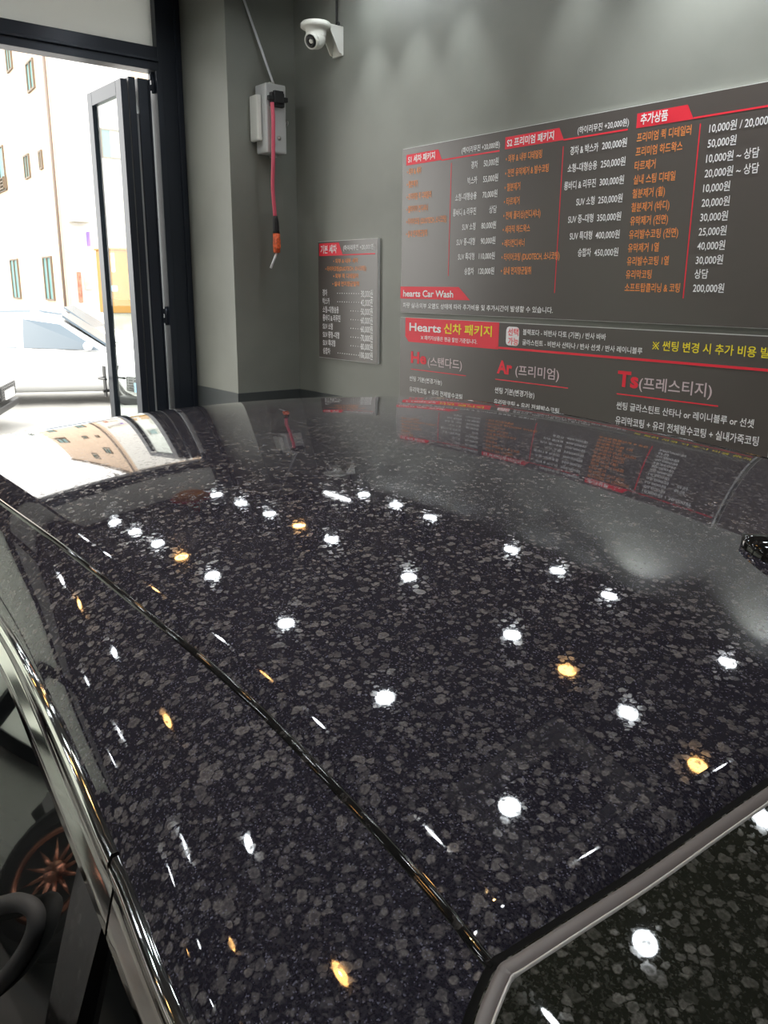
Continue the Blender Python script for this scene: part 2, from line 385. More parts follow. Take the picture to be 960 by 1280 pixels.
# ------------------------------------------------------------------ lettering
def text_mesh(body, bold=0.010):
    c = bpy.data.curves.new('lettering', 'FONT'); c.body = body; c.size = 1.0; c.resolution_u = 3; c.offset = bold
    o = bpy.data.objects.new('lettering', c); COL.objects.link(o)
    me = bpy.data.meshes.new_from_object(o.evaluated_get(bpy.context.evaluated_depsgraph_get()))
    bpy.data.objects.remove(o); bpy.data.curves.remove(c)
    n = len(me.vertices); co = np.zeros(n*3); me.vertices.foreach_get('co', co); co = co.reshape(-1, 3)
    fs = [tuple(p.vertices) for p in me.polygons]; bpy.data.meshes.remove(me)
    return co, fs
class Ink:
    """collects lettering on a wall plane y = const; u runs along x, v along z"""
    def __init__(s, y): s.y = y; s.d = {}
    def bm(s, ink):
        if ink not in s.d: s.d[ink] = B()
        return s.d[ink]
    def put(s, ink, body, u, v, h, wid=None, k=0.80, align='l', raise_=0.0016, bold=0.010):
        """u: left/right/centre, v: baseline, h: letter height; wid fits the width"""
        mark = body.startswith('※ ')
        co, fs = text_mesh(body[2:] if mark else body, bold)
        if mark:                                          # draw the reference mark itself: a saltire with four dots
            n2 = len(co); co = co.copy(); co[:, 0] += 1.12; e = 0.34; w_ = 0.05; cxm, czm = 0.42, 0.34; extra = []
            def quad(pts):
                n0 = n2+len(extra); extra.extend([(p_[0], p_[1], 0) for p_ in pts]); fs.append(tuple(range(n0, n0+len(pts))))
            for sg in (1, -1):
                quad([(cxm-e-w_*.7, czm-sg*(e-w_*.7)), (cxm-e+w_*.7, czm-sg*(e+w_*.7)), (cxm+e+w_*.7, czm+sg*(e-w_*.7)), (cxm+e-w_*.7, czm+sg*(e+w_*.7))])
            for dx_, dz_ in ((0, .27), (0, -.27), (.27, 0), (-.27, 0)):
                quad([(cxm+dx_+.06*math.cos(q*math.pi/4), czm+dz_+.06*math.sin(q*math.pi/4)) for q in range(8)])
            co = np.vstack([co, np.array(extra)])
        if len(co) == 0: return
        x0, x1 = co[:, 0].min(), co[:, 0].max(); sv = h/0.80
        su = wid/(x1-x0) if wid else sv*k
        W = (x1-x0)*su; off = {'l': 0, 'r': -W, 'c': -W/2}[align]
        b = s.bm(ink)
        vs = [b.verts.new((u+off+(c[0]-x0)*su, s.y-raise_, v+c[1]*sv)) for c in co]
        for f in fs:
            try: b.faces.new([vs[i] for i in f])
            except ValueError: pass
    def line(s, ink, body, a, b_, top, **kw):
        """fit between two photograph points of the baseline, top = top of the letters above a"""
        A = on(*a, 1, s.y); Bp = on(*b_, 1, s.y); T = on(a[0], top, 1, s.y)
        s.put(ink, body, A.x, (A.z+Bp.z)/2, T.z-A.z, Bp.x-A.x, **kw)
    def poly(s, ink, pts, raise_=0.0008):
        b = s.bm(ink); b.faces.new([b.verts.new((p[0], s.y-raise_, p[1])) for p in pts])
    def rule(s, ink, a, b_, th=0.008, vert=False):
        A = on(*a, 1, s.y); Bp = on(*b_, 1, s.y)
        if vert:
            x = (A.x+Bp.x)/2; s.poly(ink, [(x-th/2, A.z), (x+th/2, A.z), (x+th/2, Bp.z), (x-th/2, Bp.z)])
        else:
            z = (A.z+Bp.z)/2; s.poly(ink, [(A.x, z-th/2), (Bp.x, z-th/2), (Bp.x, z+th/2), (A.x, z+th/2)])
    def build(s, parent, names):
        for ink, b in s.d.items():
            bmesh.ops.recalc_face_normals(b, faces=b.faces)
            for f in b.faces:
                if f.normal.y > 0: f.normal_flip()
            mk(names[ink], b, M[ink], parent)
NAMES = {'white_ink': 'white_lettering', 'orange_ink': 'orange_lettering', 'red_ink': 'red_banner', 'yellow_ink': 'yellow_lettering',
         'pink_ink': 'pale_lettering', 'badge_ink': 'badge'}
def Z3(x, y): return (495+x/4, 140+y/4)
def Z4(x, y): return (700+x/3.692, 90+y/3.692)
def Z5(x, y): return (495+x/4, 350+y/4)
def Z6(x, y): return (700+x/3.692, 360+y/3.692)
def ZS(x, y): return (380+x/7.11, 290+y/7.11)
YI = YB-0.022                      # face of the boards
def panel(name, label, x0, x1, z0, z1):
    t = thing(name, label, 'sign', ((x0+x1)/2, YB, z0))
    mk('panel', box(B(), x0, x1, YI, YB-0.002, z0, z1), M['board'], t)
    bm = B(); e = 0.003
    for a in ((x0-e, x1+e, YI+0.002, YB-0.002, z0-e, z0), (x0-e, x1+e, YI+0.002, YB-0.002, z1, z1+e), (x0-e, x0, YI+0.002, YB-0.002, z0, z1), (x1, x1+e, YI+0.002, YB-0.002, z0, z1)): box(bm, *a)
    mk('edge_strip', bm, M['board_edge'], t)
    return t
def trapezoid(ink, s, a, b_, top, slant=None):
    """red banner: a bottom-left px, b_ bottom-right px, top px above a; right side slants in"""
    A = on(*a, 1, s.y); Bp = on(*b_, 1, s.y); T = on(a[0], top, 1, s.y)
    z0 = (A.z+Bp.z)/2; z1 = z0+(T.z-A.z); sl = slant if slant is not None else (z1-z0)*0.55
    s.poly(ink, [(A.x, z0), (Bp.x, z0), (Bp.x-sl, z1), (A.x, z1)]); return A.x, Bp.x, z0, z1
def column(s, ink, rows, first, last, h, align='l', k=0.80, widths=None):
    A = on(*first, 1, s.y); L = on(*last, 1, s.y); n = len(rows); u = (A.x+L.x)/2
    for i, r in enumerate(rows):
        z = A.z+(L.z-A.z)*i/(n-1)
        s.put(ink, r, u, z-h*0.42, h, k=k, align=align)

# upper board
xb0 = on(503.8, 187, 1, YI).x; xb1 = -1.775; zb1 = on(503.8, 187, 1, YI).z; zb0 = on(500.5, 389.5, 1, YI).z-0.002
up = panel('price_board', 'wide dark price board with three red headed columns, the upper of the two long boards', xb0, xb1, zb0, zb1)
s = Ink(YI)
trapezoid('red_ink', s, Z3(52, 268), Z3(230, 240), 140+215/4)
s.rule('red_ink', Z3(228, 240), Z3(518, 195), 0.008)
s.line('white_ink', 'S1 세차 패키지', Z3(62, 252), Z3(196, 232), 140+221/4, raise_=0.0024, bold=0.020)
s.line('white_ink', '(하이리무진 +20,000원)', Z3(330, 205), Z3(520, 176), 140+177/4)
trapezoid('red_ink', s, Z3(545, 190), Z3(840, 137), 140+130/4)
s.rule('red_ink', Z3(838, 137), Z4(313, 268), 0.008)
s.line('white_ink', 'S2 프리미엄 패키지', Z3(556, 174), Z3(790, 133), 140+138/4, raise_=0.0024, bold=0.020)
s.line('white_ink', '(하이리무진 +20,000원)', Z4(82, 284), Z4(318, 245), 90+254/3.692)
a = trapezoid('red_ink', s, Z4(352, 262), Z4(617, 215), 90+195/3.692)
Rr = on(*Z4(617, 215), 1, YI); s.poly('red_ink', [(a[1], a[2]), (xb1-0.01, a[2]), (xb1-0.01, a[2]+0.008), (a[1], a[2]+0.008)])
s.line('white_ink', '추가상품', Z4(372, 240), Z4(498, 219), 90+197/3.692, raise_=0.0024, bold=0.020)
s.rule('red_ink', Z3(277, 255), Z3(262, 820), 0.005, True)
s.rule('red_ink', Z3(835, 172), Z3(795, 905), 0.005, True)
s.rule('red_ink', Z4(650, 238), Z4(567, 1045), 0.006, True)
H = 0.036
column(s, 'orange_ink', ['• 외부 & 세차', '• 철분제거', '• 프리미엄 퀵 디테일러', '• 휠타이어 컨디셔너', '• 타이어코팅 (DUOTECH, 소나코팅)', '• 실내 먼지향균탈취'], Z3(56, 302), Z3(52, 612), H, k=0.555)
column(s, 'white_ink', ['경차', '박스카', '소형~대형승용', '롱바디 & 리무진', 'SUV 소형', 'SUV 중~대형', 'SUV 특대형', '승합차'], Z3(410, 262), Z3(390, 797), H, 'r', 0.66)
column(s, 'white_ink', ['50,000원', '55,000원', '70,000원', '상담  ', '80,000원', '90,000원', '110,000원', '120,000원'], Z3(515, 247), Z3(491, 795), H, 'r', 0.74)
column(s, 'orange_ink', ['• 외부 & 내부 디테일링', '• 전면 유막제거 & 발수코팅', '• 철분제거', '• 타르제거', '• 전체 폴리싱(컨디셔너)', '• 세라믹 하드왁스', '• 레더컨디셔너', '• 타이어코팅 (DUOTECH, 소나코팅)', '• 실내 먼지향균탈취'], Z3(549, 237), Z3(527, 795), H, k=0.62)
column(s, 'white_ink', ['경차 & 박스카', '소형~대형승용', '롱바디 & 리무진', 'SUV 소형', 'SUV 중~대형', 'SUV 특대형', '승합차'], Z4(178, 347), Z4(143, 833), H, 'r', 0.68)
column(s, 'white_ink', ['200,000원', '250,000원', '300,000원', '250,000원', '350,000원', '400,000원', '450,000원'], Z4(311, 325), Z4(268, 831), H, 'r', 0.80)
column(s, 'orange_ink', ['프리미엄 퀵 디테일러', '프리미엄 하드왁스', '타르제거', '실내 스팀 디테일', '철분제거 (휠)', '철분제거 (바디)', '유막제거 (전면)', '유리발수코팅 (전면)', '유막제거 1열', '유리발수코팅 1열', '유리막코팅', '소프트탑클리닝 & 코팅'], Z4(356, 306), Z4(300, 996), H*1.02, k=0.715)
column(s, 'white_ink', ['10,000원 / 20,000원', '50,000원', '10,000원 ~ 상담', '20,000원 ~ 상담', '10,000원', '20,000원', '30,000원', '25,000원', '40,000원', '30,000원', '      상담', '200,000원'], Z4(692, 262), Z4(613, 998), H*1.02, k=0.83)
trapezoid('red_ink', s, Z5(22, 93), Z5(370, 101), 350+33/4, 0.10)
s.line('white_ink', 'hearts Car Wash', Z5(37, 82), Z5(287, 87), 350+46/4, raise_=0.0024, bold=0.020)
s.line('white_ink', '차량 실내/외부 오염도 상태에 따라 추가비용 및 추가시간이 발생할 수 있습니다.', Z5(36, 138), Z5(785, 162), 350+115/4)
s.build(up, NAMES)
# lower board
zc1 = on(500.5, 396, 1, YI).z
low = panel('package_board', 'wide dark package board with yellow notice, the lower of the two long boards', xb0, xb1, -1.05, zc1-0.004)
s = Ink(YI)
A = on(*Z5(48, 188), 1, YI); C = on(*Z5(512, 330), 1, YI); z1 = on(*Z5(280, 200), 1, YI).z; z0 = on(*Z5(280, 322), 1, YI).z
zl = on(*Z5(280, 327), 1, YI).z
s.poly('red_ink', [(A.x+0.035, zl), (C.x, zl), (C.x, z1), (A.x, z1), (A.x, zl+0.035)])
s.line('white_ink', 'Hearts', Z5(68, 252), Z5(226, 264), 350+207/4, raise_=0.0024, bold=0.020)
s.line('yellow_ink', '신차 패키지', Z5(240, 266), Z5(480, 276), 350+222/4, raise_=0.0024, bold=0.020)
s.line('white_ink', '※ 패키지상품은 현금 할인 기준입니다.', Z5(125, 300), Z5(407, 314), 350+281/4, raise_=0.0024)
p = [on(*Z5(*q_), 1, YI) for q_ in ((553, 232), (618, 236), (618, 330), (553, 326))]
r_ = 0.02; xa, xc = p[0].x, p[1].x; za, zc_ = p[0].z, p[3].z
s.poly('badge_ink', [(xa+r_, zc_), (xc-r_, zc_), (xc-r_*0.3, zc_+r_*0.3), (xc, zc_+r_), (xc, za-r_), (xc-r_*0.3, za-r_*0.3), (xc-r_, za), (xa+r_, za), (xa+r_*0.3, za-r_*0.3), (xa, za-r_), (xa, zc_+r_), (xa+r_*0.3, zc_+r_*0.3)])
M['badge_ink'] = M['white_ink']
s.line('red_ink', '선택', Z5(560, 274), Z5(612, 277), 350+242/4, raise_=0.0024)
s.line('red_ink', '가능', Z5(560, 320), Z5(612, 323), 350+288/4, raise_=0.0024)
s.line('white_ink', '블랙포다 - 비반사 다토 (기본) / 반사 바바', Z5(635, 274), Z6(212, 236), 350+248/4)
s.line('white_ink', '글라스틴트 - 비반사 산타나 / 반사 선셋 / 반사 레이니블루', Z5(632, 325), Z6(380, 300), 350+300/4)
s.line('yellow_ink', '※ 썬팅 변경 시 추가 비용 발생', Z6(426, 280), Z6(1012, 326), 360+240/3.692)
A = on(*Z5(512, 338), 1, YI); E_ = on(*Z6(960, 380), 1, YI); zz = (A.z+E_.z)/2
s.poly('red_ink', [(C.x-0.01, zz-0.006), (xb1-0.01, zz-0.006), (xb1-0.01, zz+0.006), (C.x-0.01, zz+0.006)])
s.line('red_ink', 'He', Z5(75, 412), Z5(152, 420), 350+350/4, bold=0.035)
s.line('pink_ink', '(스탠다드)', Z5(160, 430), Z5(330, 440), 350+388/4)
s.rule('red_ink', Z5(75, 446), Z5(350, 478), 0.005)
s.line('red_ink', 'Ar', Z5(505, 464), Z5(580, 471), 350+393/4, bold=0.035)
s.line('pink_ink', '(프리미엄)', Z5(597, 476), Z5(815, 493), 350+428/4)
s.rule('red_ink', Z5(497, 496), Z5(860, 540), 0.005)
s.line('red_ink', 'Ts', Z6(264, 450), Z6(360, 461), 360+372/3.692, bold=0.035)
s.line('pink_ink', '(프레스티지)', Z6(364, 465), Z6(700, 497), 360+412/3.692)
s.rule('red_ink', Z6(262, 488), Z6(730, 545), 0.006)
s.line('white_ink', '썬팅 기본(변경가능)', Z5(68, 502), Z5(230, 522), 350+480/4)
s.line('white_ink', '유리막코팅 + 유리 전체발수코팅', Z5(68, 560), Z5(332, 592), 350+537/4)
s.line('white_ink', '썬팅 기본(변경가능)', Z5(494, 563), Z5(692, 588), 350+536/4)
s.line('white_ink', '유리막코팅 + 유리 전체발수코팅', Z5(490, 622), Z5(815, 668), 350+596/4)
s.line('white_ink', '썬팅 글라스틴트 산타나 or 레이니블루 or 선셋', Z6(260, 558), Z6(895, 640), 360+527/3.692)
s.line('white_ink', '유리막코팅 + 유리 전체발수코팅 + 실내가죽코팅', Z6(255, 628), Z6(915, 722), 360+594/3.692)
s.build(low, NAMES)
# the next board along the wall, beyond the right edge of the photograph, seen as a reflection in the roof
nb = panel('wall_board', 'plain dark wall board right of the two long price boards', xb1+0.030, 0.6, -1.05, zb1-0.015)
# small board
sx0 = on(397.6, 302.7, 1, YI).x; sx1 = on(471.6, 380, 1, YI).x; sz1 = on(397.6, 302.7, 1, YI).z; sz0 = on(400.4, 446, 1, YI).z
small = panel('small_price_board', 'small upright dark price board left of the long boards', sx0, sx1, sz0, sz1)
s = Ink(YI)
trapezoid('red_ink', s, ZS(136, 216), ZS(346, 206), 290+104/7.11)
s.rule('red_ink', ZS(340, 206), ZS(632, 190), 0.008)
s.line('white_ink', '기본 세차', ZS(150, 186), ZS(293, 180), 290+122/7.11, raise_=0.0024, bold=0.020)
s.line('white_ink', '(하이리무진 +20,000원)', ZS(350, 160), ZS(632, 149), 290+118/7.11)
for i, (body, y, hw) in enumerate((('• 외부 & 내부 세차', 256, 110), ('• 타이어코팅(DUOTECH, 소나코팅)', 325, 180), ('• 외부 퀵 디테일러', 391, 110), ('• 실내 먼지향균탈취', 461, 118))):
    s.line('orange_ink', body, ZS(372-hw, y+18), ZS(372+hw, y+17), 290+(y-20)/7.11)
rows = [('경차', '38,000원'), ('박스카', '42,000원'), ('소형~대형승용', '50,000원'), ('롱바디 & 리무진', '60,000원'), ('SUV 소형', '60,000원'), ('SUV 중형~대형', '70,000원'), ('SUV 특대형', '80,000원'), ('승합차', '100,000원')]
column(s, 'white_ink', [r[0] for r in rows], ZS(165, 540), ZS(173, 1055), 0.041, 'l', 0.66)
column(s, 'white_ink', [r[1] for r in rows], ZS(613, 552), ZS(614, 1106), 0.047, 'r', 0.66)
for i, r in enumerate(rows):
    z = on(*ZS(350, 545+i*(1080-545)/7), 1, YI).z; x0 = sx0+(0.24 if len(r[0]) < 5 else 0.40); x1 = sx0+0.58; n = int((x1-x0)/0.028)
    for j in range(n): s.poly('white_ink', [(x0+j*0.028, z-0.003), (x0+j*0.028+0.007, z-0.003), (x0+j*0.028+0.007, z+0.003), (x0+j*0.028, z+0.003)])
s.build(small, NAMES)

# ------------------------------------------------------------------ security camera on its wall bracket
c = on(427, 50, 1, YB); cx = c.x-0.03; zt = on(410, 36, 1, YB-0.06).z
sec = thing('security_camera', 'ivory dome security camera on a wall bracket high above the small board', 'security camera', (cx, YB, zt-0.2))
bm = B(); box(bm, cx-0.055, cx+0.055, YB-0.018, YB, zt-0.17, zt+0.005, 0.006); box(bm, cx-0.055, cx+0.055, YB-0.19, YB-0.01, zt-0.012, zt+0.004, 0.004)
for sx in (-0.055, 0.047): prism(bm, [(cx+sx, YB-0.015, zt-0.16), (cx+sx, YB-0.015, zt-0.01), (cx+sx, YB-0.12, zt-0.01), (cx+sx, YB-0.035, zt-0.155)], (0.008, 0, 0))
mk('bracket', bm, M['cam_white'], sec)
dc = Vector((cx, YB-0.185, zt-0.012))
bm = B(); lathe(bm, [(0.0, 0.02), (0.09, 0.018), (0.10, 0.008), (0.10, -0.012), (0.092, -0.018), (0.068, -0.022), (0.066, -0.055), (0.060, -0.075)], dc, (0, 0, 1), 28)
mk('base_ring', bm, M['cam_white'], sec)
ball = dc+Vector((0, 0, -0.075)); look = Vector((0.25, -0.78, -0.42)).normalized()
bm = B(); bmesh.ops.create_uvsphere(bm, u_segments=24, v_segments=16, radius=0.064, matrix=Matrix.Translation(ball))
lathe(bm, [(0.052, 0.030), (0.050, 0.062), (0.046, 0.066), (0.040, 0.060)], ball, look, 24)
ey = mk('eyeball', bm, M['cam_white'], sec, True)
bm = B(); lathe(bm, [(0.041, 0.050), (0.040, 0.063), (0.018, 0.066), (0.016, 0.062), (0.0, 0.062)], ball, look, 24)
mk('camera_lens', bm, M['lens'], ey, True)
bm = B(); tube(bm, [(cx-0.01, YB-0.012, zt+0.004), (cx-0.012, YB-0.012, ZC)], 0.007)
tube(bm, spline([(cx-0.012, YB-0.012, zt+0.02), (cx+0.02, YB-0.03, zt+0.03), (cx+0.04, YB-0.03, zt+0.02), (cx+0.045, YB-0.04, zt)], 5), 0.008)
mk('cable', bm, M['dark_wire'], sec)

# ------------------------------------------------------------------ hose reel on the pillar
b0 = on(339, 107, 0, XP+0.10); b1 = on(341, 193, 0, XP+0.10)
yc_, zt, zb = b0.y, b0.z, b1.z
reel = thing('hose_reel_box', 'pale grey hose reel box high on the dark side of the pillar', 'hose reel', (XP, yc_, zb))
bm = B(); box(bm, XP+0.02, XP+0.17, yc_-0.085, yc_+0.075, zb, zt, 0.012)
mk('housing', bm, M['grey_box'], reel)
bm = B(); box(bm, XP+0.005, XP+0.11, yc_-0.125, yc_-0.087, zb+0.08, zt-0.07, 0.01)
mk('side_plate', bm, M['cam_white'], reel)
bm = B(); box(bm, XP+0.165, XP+0.20, yc_-0.06, yc_+0.045, zt-0.15, zt-0.06, 0.006)
box(bm, XP+0.19, XP+0.215, yc_-0.045, yc_+0.03, zt-0.13, zt-0.05, 0.006); box(bm, XP+0.18, XP+0.205, yc_-0.085, yc_+0.07, zt-0.115, zt-0.085, 0.004)
mk('outlet_guide', bm, M['black'], reel)
bm = B(); tube(bm, [(XP+0.09, yc_+0.07, zb+0.22), (XP+0.09, yc_+0.125, zb+0.22)], 0.010); lathe(bm, [(0.018, 0), (0.018, 0.012), (0, 0.016)], (XP+0.09, yc_+0.12, zb+0.22), (0, 1, 0), 12)
lathe(bm, [(0.014, 0), (0.014, 0.010), (0, 0.014)], (XP+0.168, yc_+0.01, zb+0.10), (1, 0, 0), 12)
box(bm, XP+0.06, XP+0.11, yc_-0.02, yc_+0.02, zt, zt+0.02, 0.004); box(bm, XP+0.06, XP+0.11, yc_-0.01, yc_+0.03, zb-0.02, zb, 0.004)
mk('mounting_bolt', bm, M['bracket'], reel)
bm = B(); box(bm, XP, XP+0.03, yc_-0.05, yc_+0.09, zb+0.15, zt-0.1, 0.003); mk('wall_bracket', bm, M['black'], reel)
hp = [on(340, 128, 0, XP+0.205), on(341.5, 150, 0, XP+0.21), on(341.5, 200, 0, XP+0.20), on(341, 235, 0, XP+0.18), on(344, 272, 0, XP+0.17)]
bm = B(); tube(bm, spline(hp, 8), 0.0135, 10); mk('red_hose', bm, M['red_hose'], reel)
g0, g1, g2, g3 = on(344, 270, 0, XP+0.17), on(345.5, 292, 0, XP+0.17), on(346, 316, 0, XP+0.17), on(338.5, 335, 0, XP+0.17)
bm = B(); tube(bm, spline([g0, (g0+g1)/2, g1], 4), [0.016, 0.018, 0.020, 0.022, 0.022, 0.023, 0.023, 0.024, 0.024]); mk('grip', bm, M['black'], reel)
bm = B(); tube(bm, [g1, g1*0.7+g2*0.3, g1*0.35+g2*0.65, g2], [0.026, 0.025, 0.027, 0.024], 12)
gm = g1*0.5+g2*0.5; box(bm, gm.x+0.015, gm.x+0.032, gm.y-0.02, gm.y+0.015, gm.z-0.04, gm.z+0.03, 0.004); mk('orange_sleeve', bm, M['orange_tape'], reel)
bm = B(); tube(bm, [g2, g2*0.7+g3*0.3, g3], 0.009, 8); mk('nozzle_tube', bm, M['wire'], reel)
bm = B(); q0 = on(342.5, 107, 0, XP+0.06); q1 = on(305, 0, 0, XP+0.02); q1 = q0+(q1-q0)*((ZC-q0.z)/(q1.z-q0.z))
tube(bm, [q0+Vector((0, 0, -0.03)), q0, q1], 0.009, 8); mk('supply_wire', bm, M['wire'], reel)

# ------------------------------------------------------------------ ceiling lights
def downlight(kind, cone=58, gain=1.0):
    t = thing('ceiling_downlight', 'x', 'ceiling light', (0, 0, ZLAMP))
    bm = B(); lathe(bm, [(0.060, 0.014), (0.066, 0.0), (0.070, 0.0), (0.070, ZC-ZLAMP-0.02), (0.085, ZC-ZLAMP-0.012), (0.085, ZC-ZLAMP)], (0, 0, 0), (0, 0, 1), 24)
    mk('lamp_housing', bm, M['black'], t, org=(0, 0, 0))
    bm = B(); bmesh.ops.create_circle(bm, cap_ends=True, segments=24, radius=0.048, matrix=Matrix.Translation((0, 0, -0.006)))
    for f in bm.faces:
        f.normal_update()
        if f.normal.z > 0: f.normal_flip()
    mk('lamp_lens', bm, M['lamp_' + kind], t, org=(0, 0, 0))
    bm = B(); lathe(bm, [(0.052, -0.005), (0.062, 0.002), (0.061, 0.014), (0.050, 0.012)], (0, 0, 0), (0, 0, 1), 24); mk('reflector_ring', bm, M['ring'], t, org=(0, 0, 0))
    sl = bpy.data.lights.new('downlight_beam', 'SPOT'); sl.energy = BEAM*gain*(1.0 if kind == 'w' else 0.6); sl.spot_size = math.radians(cone); sl.spot_blend = 1.0
    sl.shadow_soft_size = 0.006; sl.color = (0.93, 0.97, 1.0) if kind == 'w' else (1.0, 0.62, 0.25)
    so = bpy.data.objects.new('downlight_beam', sl); COL.objects.link(so); so.parent = t; so.location = (0, 0, -0.009)
    return t
PW, PO, PWALL, PDIM = downlight('w'), downlight('o'), downlight('w', 104, 1.6), downlight('w', 64, 0.45); used = {}
ROWS = [
 (3.40, 'in the ceiling row nearest the price boards', [(-0.50, 'w'), (-0.90, 'w'), (-1.30, 'w'), (-2.14, 'w'), (-2.56, 'w'), (-2.98, 'w'), (-3.82, 'w'), (-4.23, 'w'), (-4.65, 'w')]),  # first two are unseen lamps, added to brighten the wall's top right
 (2.455, 'in the ceiling row above the far edge of the car roof', [(-0.55, 'w'), (-0.90, 'o'), (-1.31, 'w'), (-1.71, 'o'), (-2.11, 'w'), (-3.00, 'w'), (-3.84, 'w'), (-4.25, 'o'), (-4.67, 'w'), (-5.12, 'w'), (-5.55, 'w')]),
 (1.53, 'in the ceiling row above the middle of the car roof', [(-0.53, 'w'), (-1.26, 'w'), (-2.13, 'w'), (-3.05, 'w'), (-3.95, 'w'), (-4.41, 'o'), (-4.81, 'w'), (-5.24, 'w'), (-5.66, 'w')]),
 (0.61, 'in the ceiling row above the near roof edge', [(-0.55, 'w'), (-0.95, 'o'), (-1.31, 'w'), (-2.11, 'w'), (-2.56, 'o'), (-3.00, 'w'), (-3.84, 'o'), (-4.67, 'w'), (-5.12, 'w')]),
 (-0.31, 'in the ceiling row above the near side windows', [(-0.55, 'w'), (-1.31, 'o'), (-2.11, 'w'), (-3.00, 'o'), (-3.84, 'w'), (-4.67, 'o'), (-5.12, 'w')]),
 (-1.23, 'in the ceiling row above the white parked car', [(-0.55, 'w'), (-1.31, 'w'), (-2.11, 'o'), (-3.00, 'w'), (-3.84, 'w'), (-4.67, 'w')]),
 (-2.15, 'in the ceiling row past the white parked car', [(-0.55, 'w'), (-1.31, 'w'), (-2.11, 'o'), (-3.00, 'w'), (-3.84, 'w'), (-4.67, 'w')]),
 (-3.07, 'in the ceiling row nearest the far glazed wall', [(-0.55, 'w'), (-1.31, 'o'), (-2.11, 'w'), (-3.00, 'w'), (-3.84, 'o')]),
]
ORD = ['first', 'second', 'third', 'fourth', 'fifth', 'sixth', 'seventh', 'eighth', 'ninth', 'tenth', 'eleventh', 'twelfth']
for y, where, lst in ROWS:
    cnt = {'w': 0, 'o': 0}
    for x, kd in sorted(lst):
        lab = '%s %s downlight from the street, row %s' % (ORD[cnt[kd]], 'white' if kd == 'w' else 'amber', where.replace('in the ceiling row ', ''))
        cnt[kd] += 1
        src = PO if kd == 'o' else ((PWALL if x > -2.3 else PDIM) if y > 3 else PW)
        if src.name not in used:
            used[src.name] = 1; src.location = (x, y, ZLAMP); src['label'] = lab; src['group'] = 'ceiling downlights'
        else: dup(src, (x, y, ZLAMP), None, lab, 'ceiling downlights')
t = thing('tube_light', 'short white hanging tube light near the corner by the pillar', 'ceiling light', (-4.72, 3.175, ZLAMP))
bm = B(); box(bm, -4.91, -4.53, 3.14, 3.19, ZLAMP, ZLAMP+0.03, 0.004)
for x in (-4.85, -4.59): tube(bm, [(x, 3.165, ZLAMP+.02), (x, 3.165, ZC)], .004, 6)
mk('housing', bm, M['ring'], t)
bm = B(); tube(bm, [(-4.89, 3.165, ZLAMP-0.012), (-4.55, 3.165, ZLAMP-0.012)], 0.014, 12); mk('tube_lamp', bm, M['tube'], t)
t = thing('ceiling_frame', 'square pale hanging frame above the rear of the car roof', 'ceiling fitting', (-1.19, 1.745, ZLAMP))
for nm, i0, i1 in (('outer_trim', 0.0, 0.065), ('inner_trim', 0.08, 0.13)):
    bm = B(); X0, X1, Y0, Y1 = -1.50+i0, -0.88-i0, 1.36+i0, 2.13-i0; ww = i1-i0
    for a in ((X0, X1, Y0, Y0+ww), (X0, X1, Y1-ww, Y1), (X0, X0+ww, Y0+ww, Y1-ww), (X1-ww, X1, Y0+ww, Y1-ww)): box(bm, *a, ZLAMP, ZLAMP+0.03, 0.003)
    for x in (X0+.03, X1-.03):
        for y in (Y0+.03, Y1-.03): tube(bm, [(x, y, ZLAMP+.02), (x, y, ZC)], .004, 6)
    mk(nm, bm, M['frame_pale'], t)
t = thing('ceiling_dome', 'orange round dome fitting hanging near the street opening', 'ceiling fitting', (-5.80, 2.32, ZLAMP))
dz = ZLAMP+0.06
bm = B(); lathe(bm, [(0.0, -0.11), (0.09, -0.10), (0.15, -0.06), (0.17, 0.0)], (-5.80, 2.32, dz), (0, 0, 1), 28); bmesh.ops.recalc_face_normals(bm, faces=bm.faces); mk('dome', bm, M['orange_dome'], t)
bm = B(); lathe(bm, [(0.165, -0.02), (0.19, -0.015), (0.19, 0.0), (0.05, 0.02), (0.03, ZC-dz)], (-5.80, 2.32, dz), (0, 0, 1), 28); mk('rim', bm, M['red_lens'], t)

# ------------------------------------------------------------------ the black car
YC = 0.82
def poly_z(x, y):
    h0, x0, a, a3, a4, b, b4, ab, c3, b22, axy = 0.21277, -1.08379, 0.08797, -0.03307, 0.04219, 0.14494, 0.00575, 0.03903, -0.0128, -0.07683, 0.02386
    X = x-x0; Y = y-YC
    z = -(h0+a*X**2+a3*X**3+a4*X**4+b*Y**2+b4*Y**4+ab*X*Y*Y+c3*Y**3+b22*X*X*Y*Y+axy*X*Y)
    return z, -(2*a*X+3*a3*X**2+4*a4*X**3+ab*Y*Y+2*b22*X*Y*Y+axy*Y)
XA, XB = -1.86, 0.06
def roofz(x, y):
    if XA <= x <= XB: return poly_z(x, y)[0]
    xe = XA if x < XA else XB
    z, zx = poly_z(xe, y); d = abs(x-xe); s0 = abs(zx); smax = 0.50; kq = 1.1 if x < XA else 0.7
    dq = (smax-s0)/(kq)
    if d < dq: return z-(s0*d+0.5*kq*d*d)
    return z-(s0*dq+0.5*kq*dq*dq+smax*(d-dq))
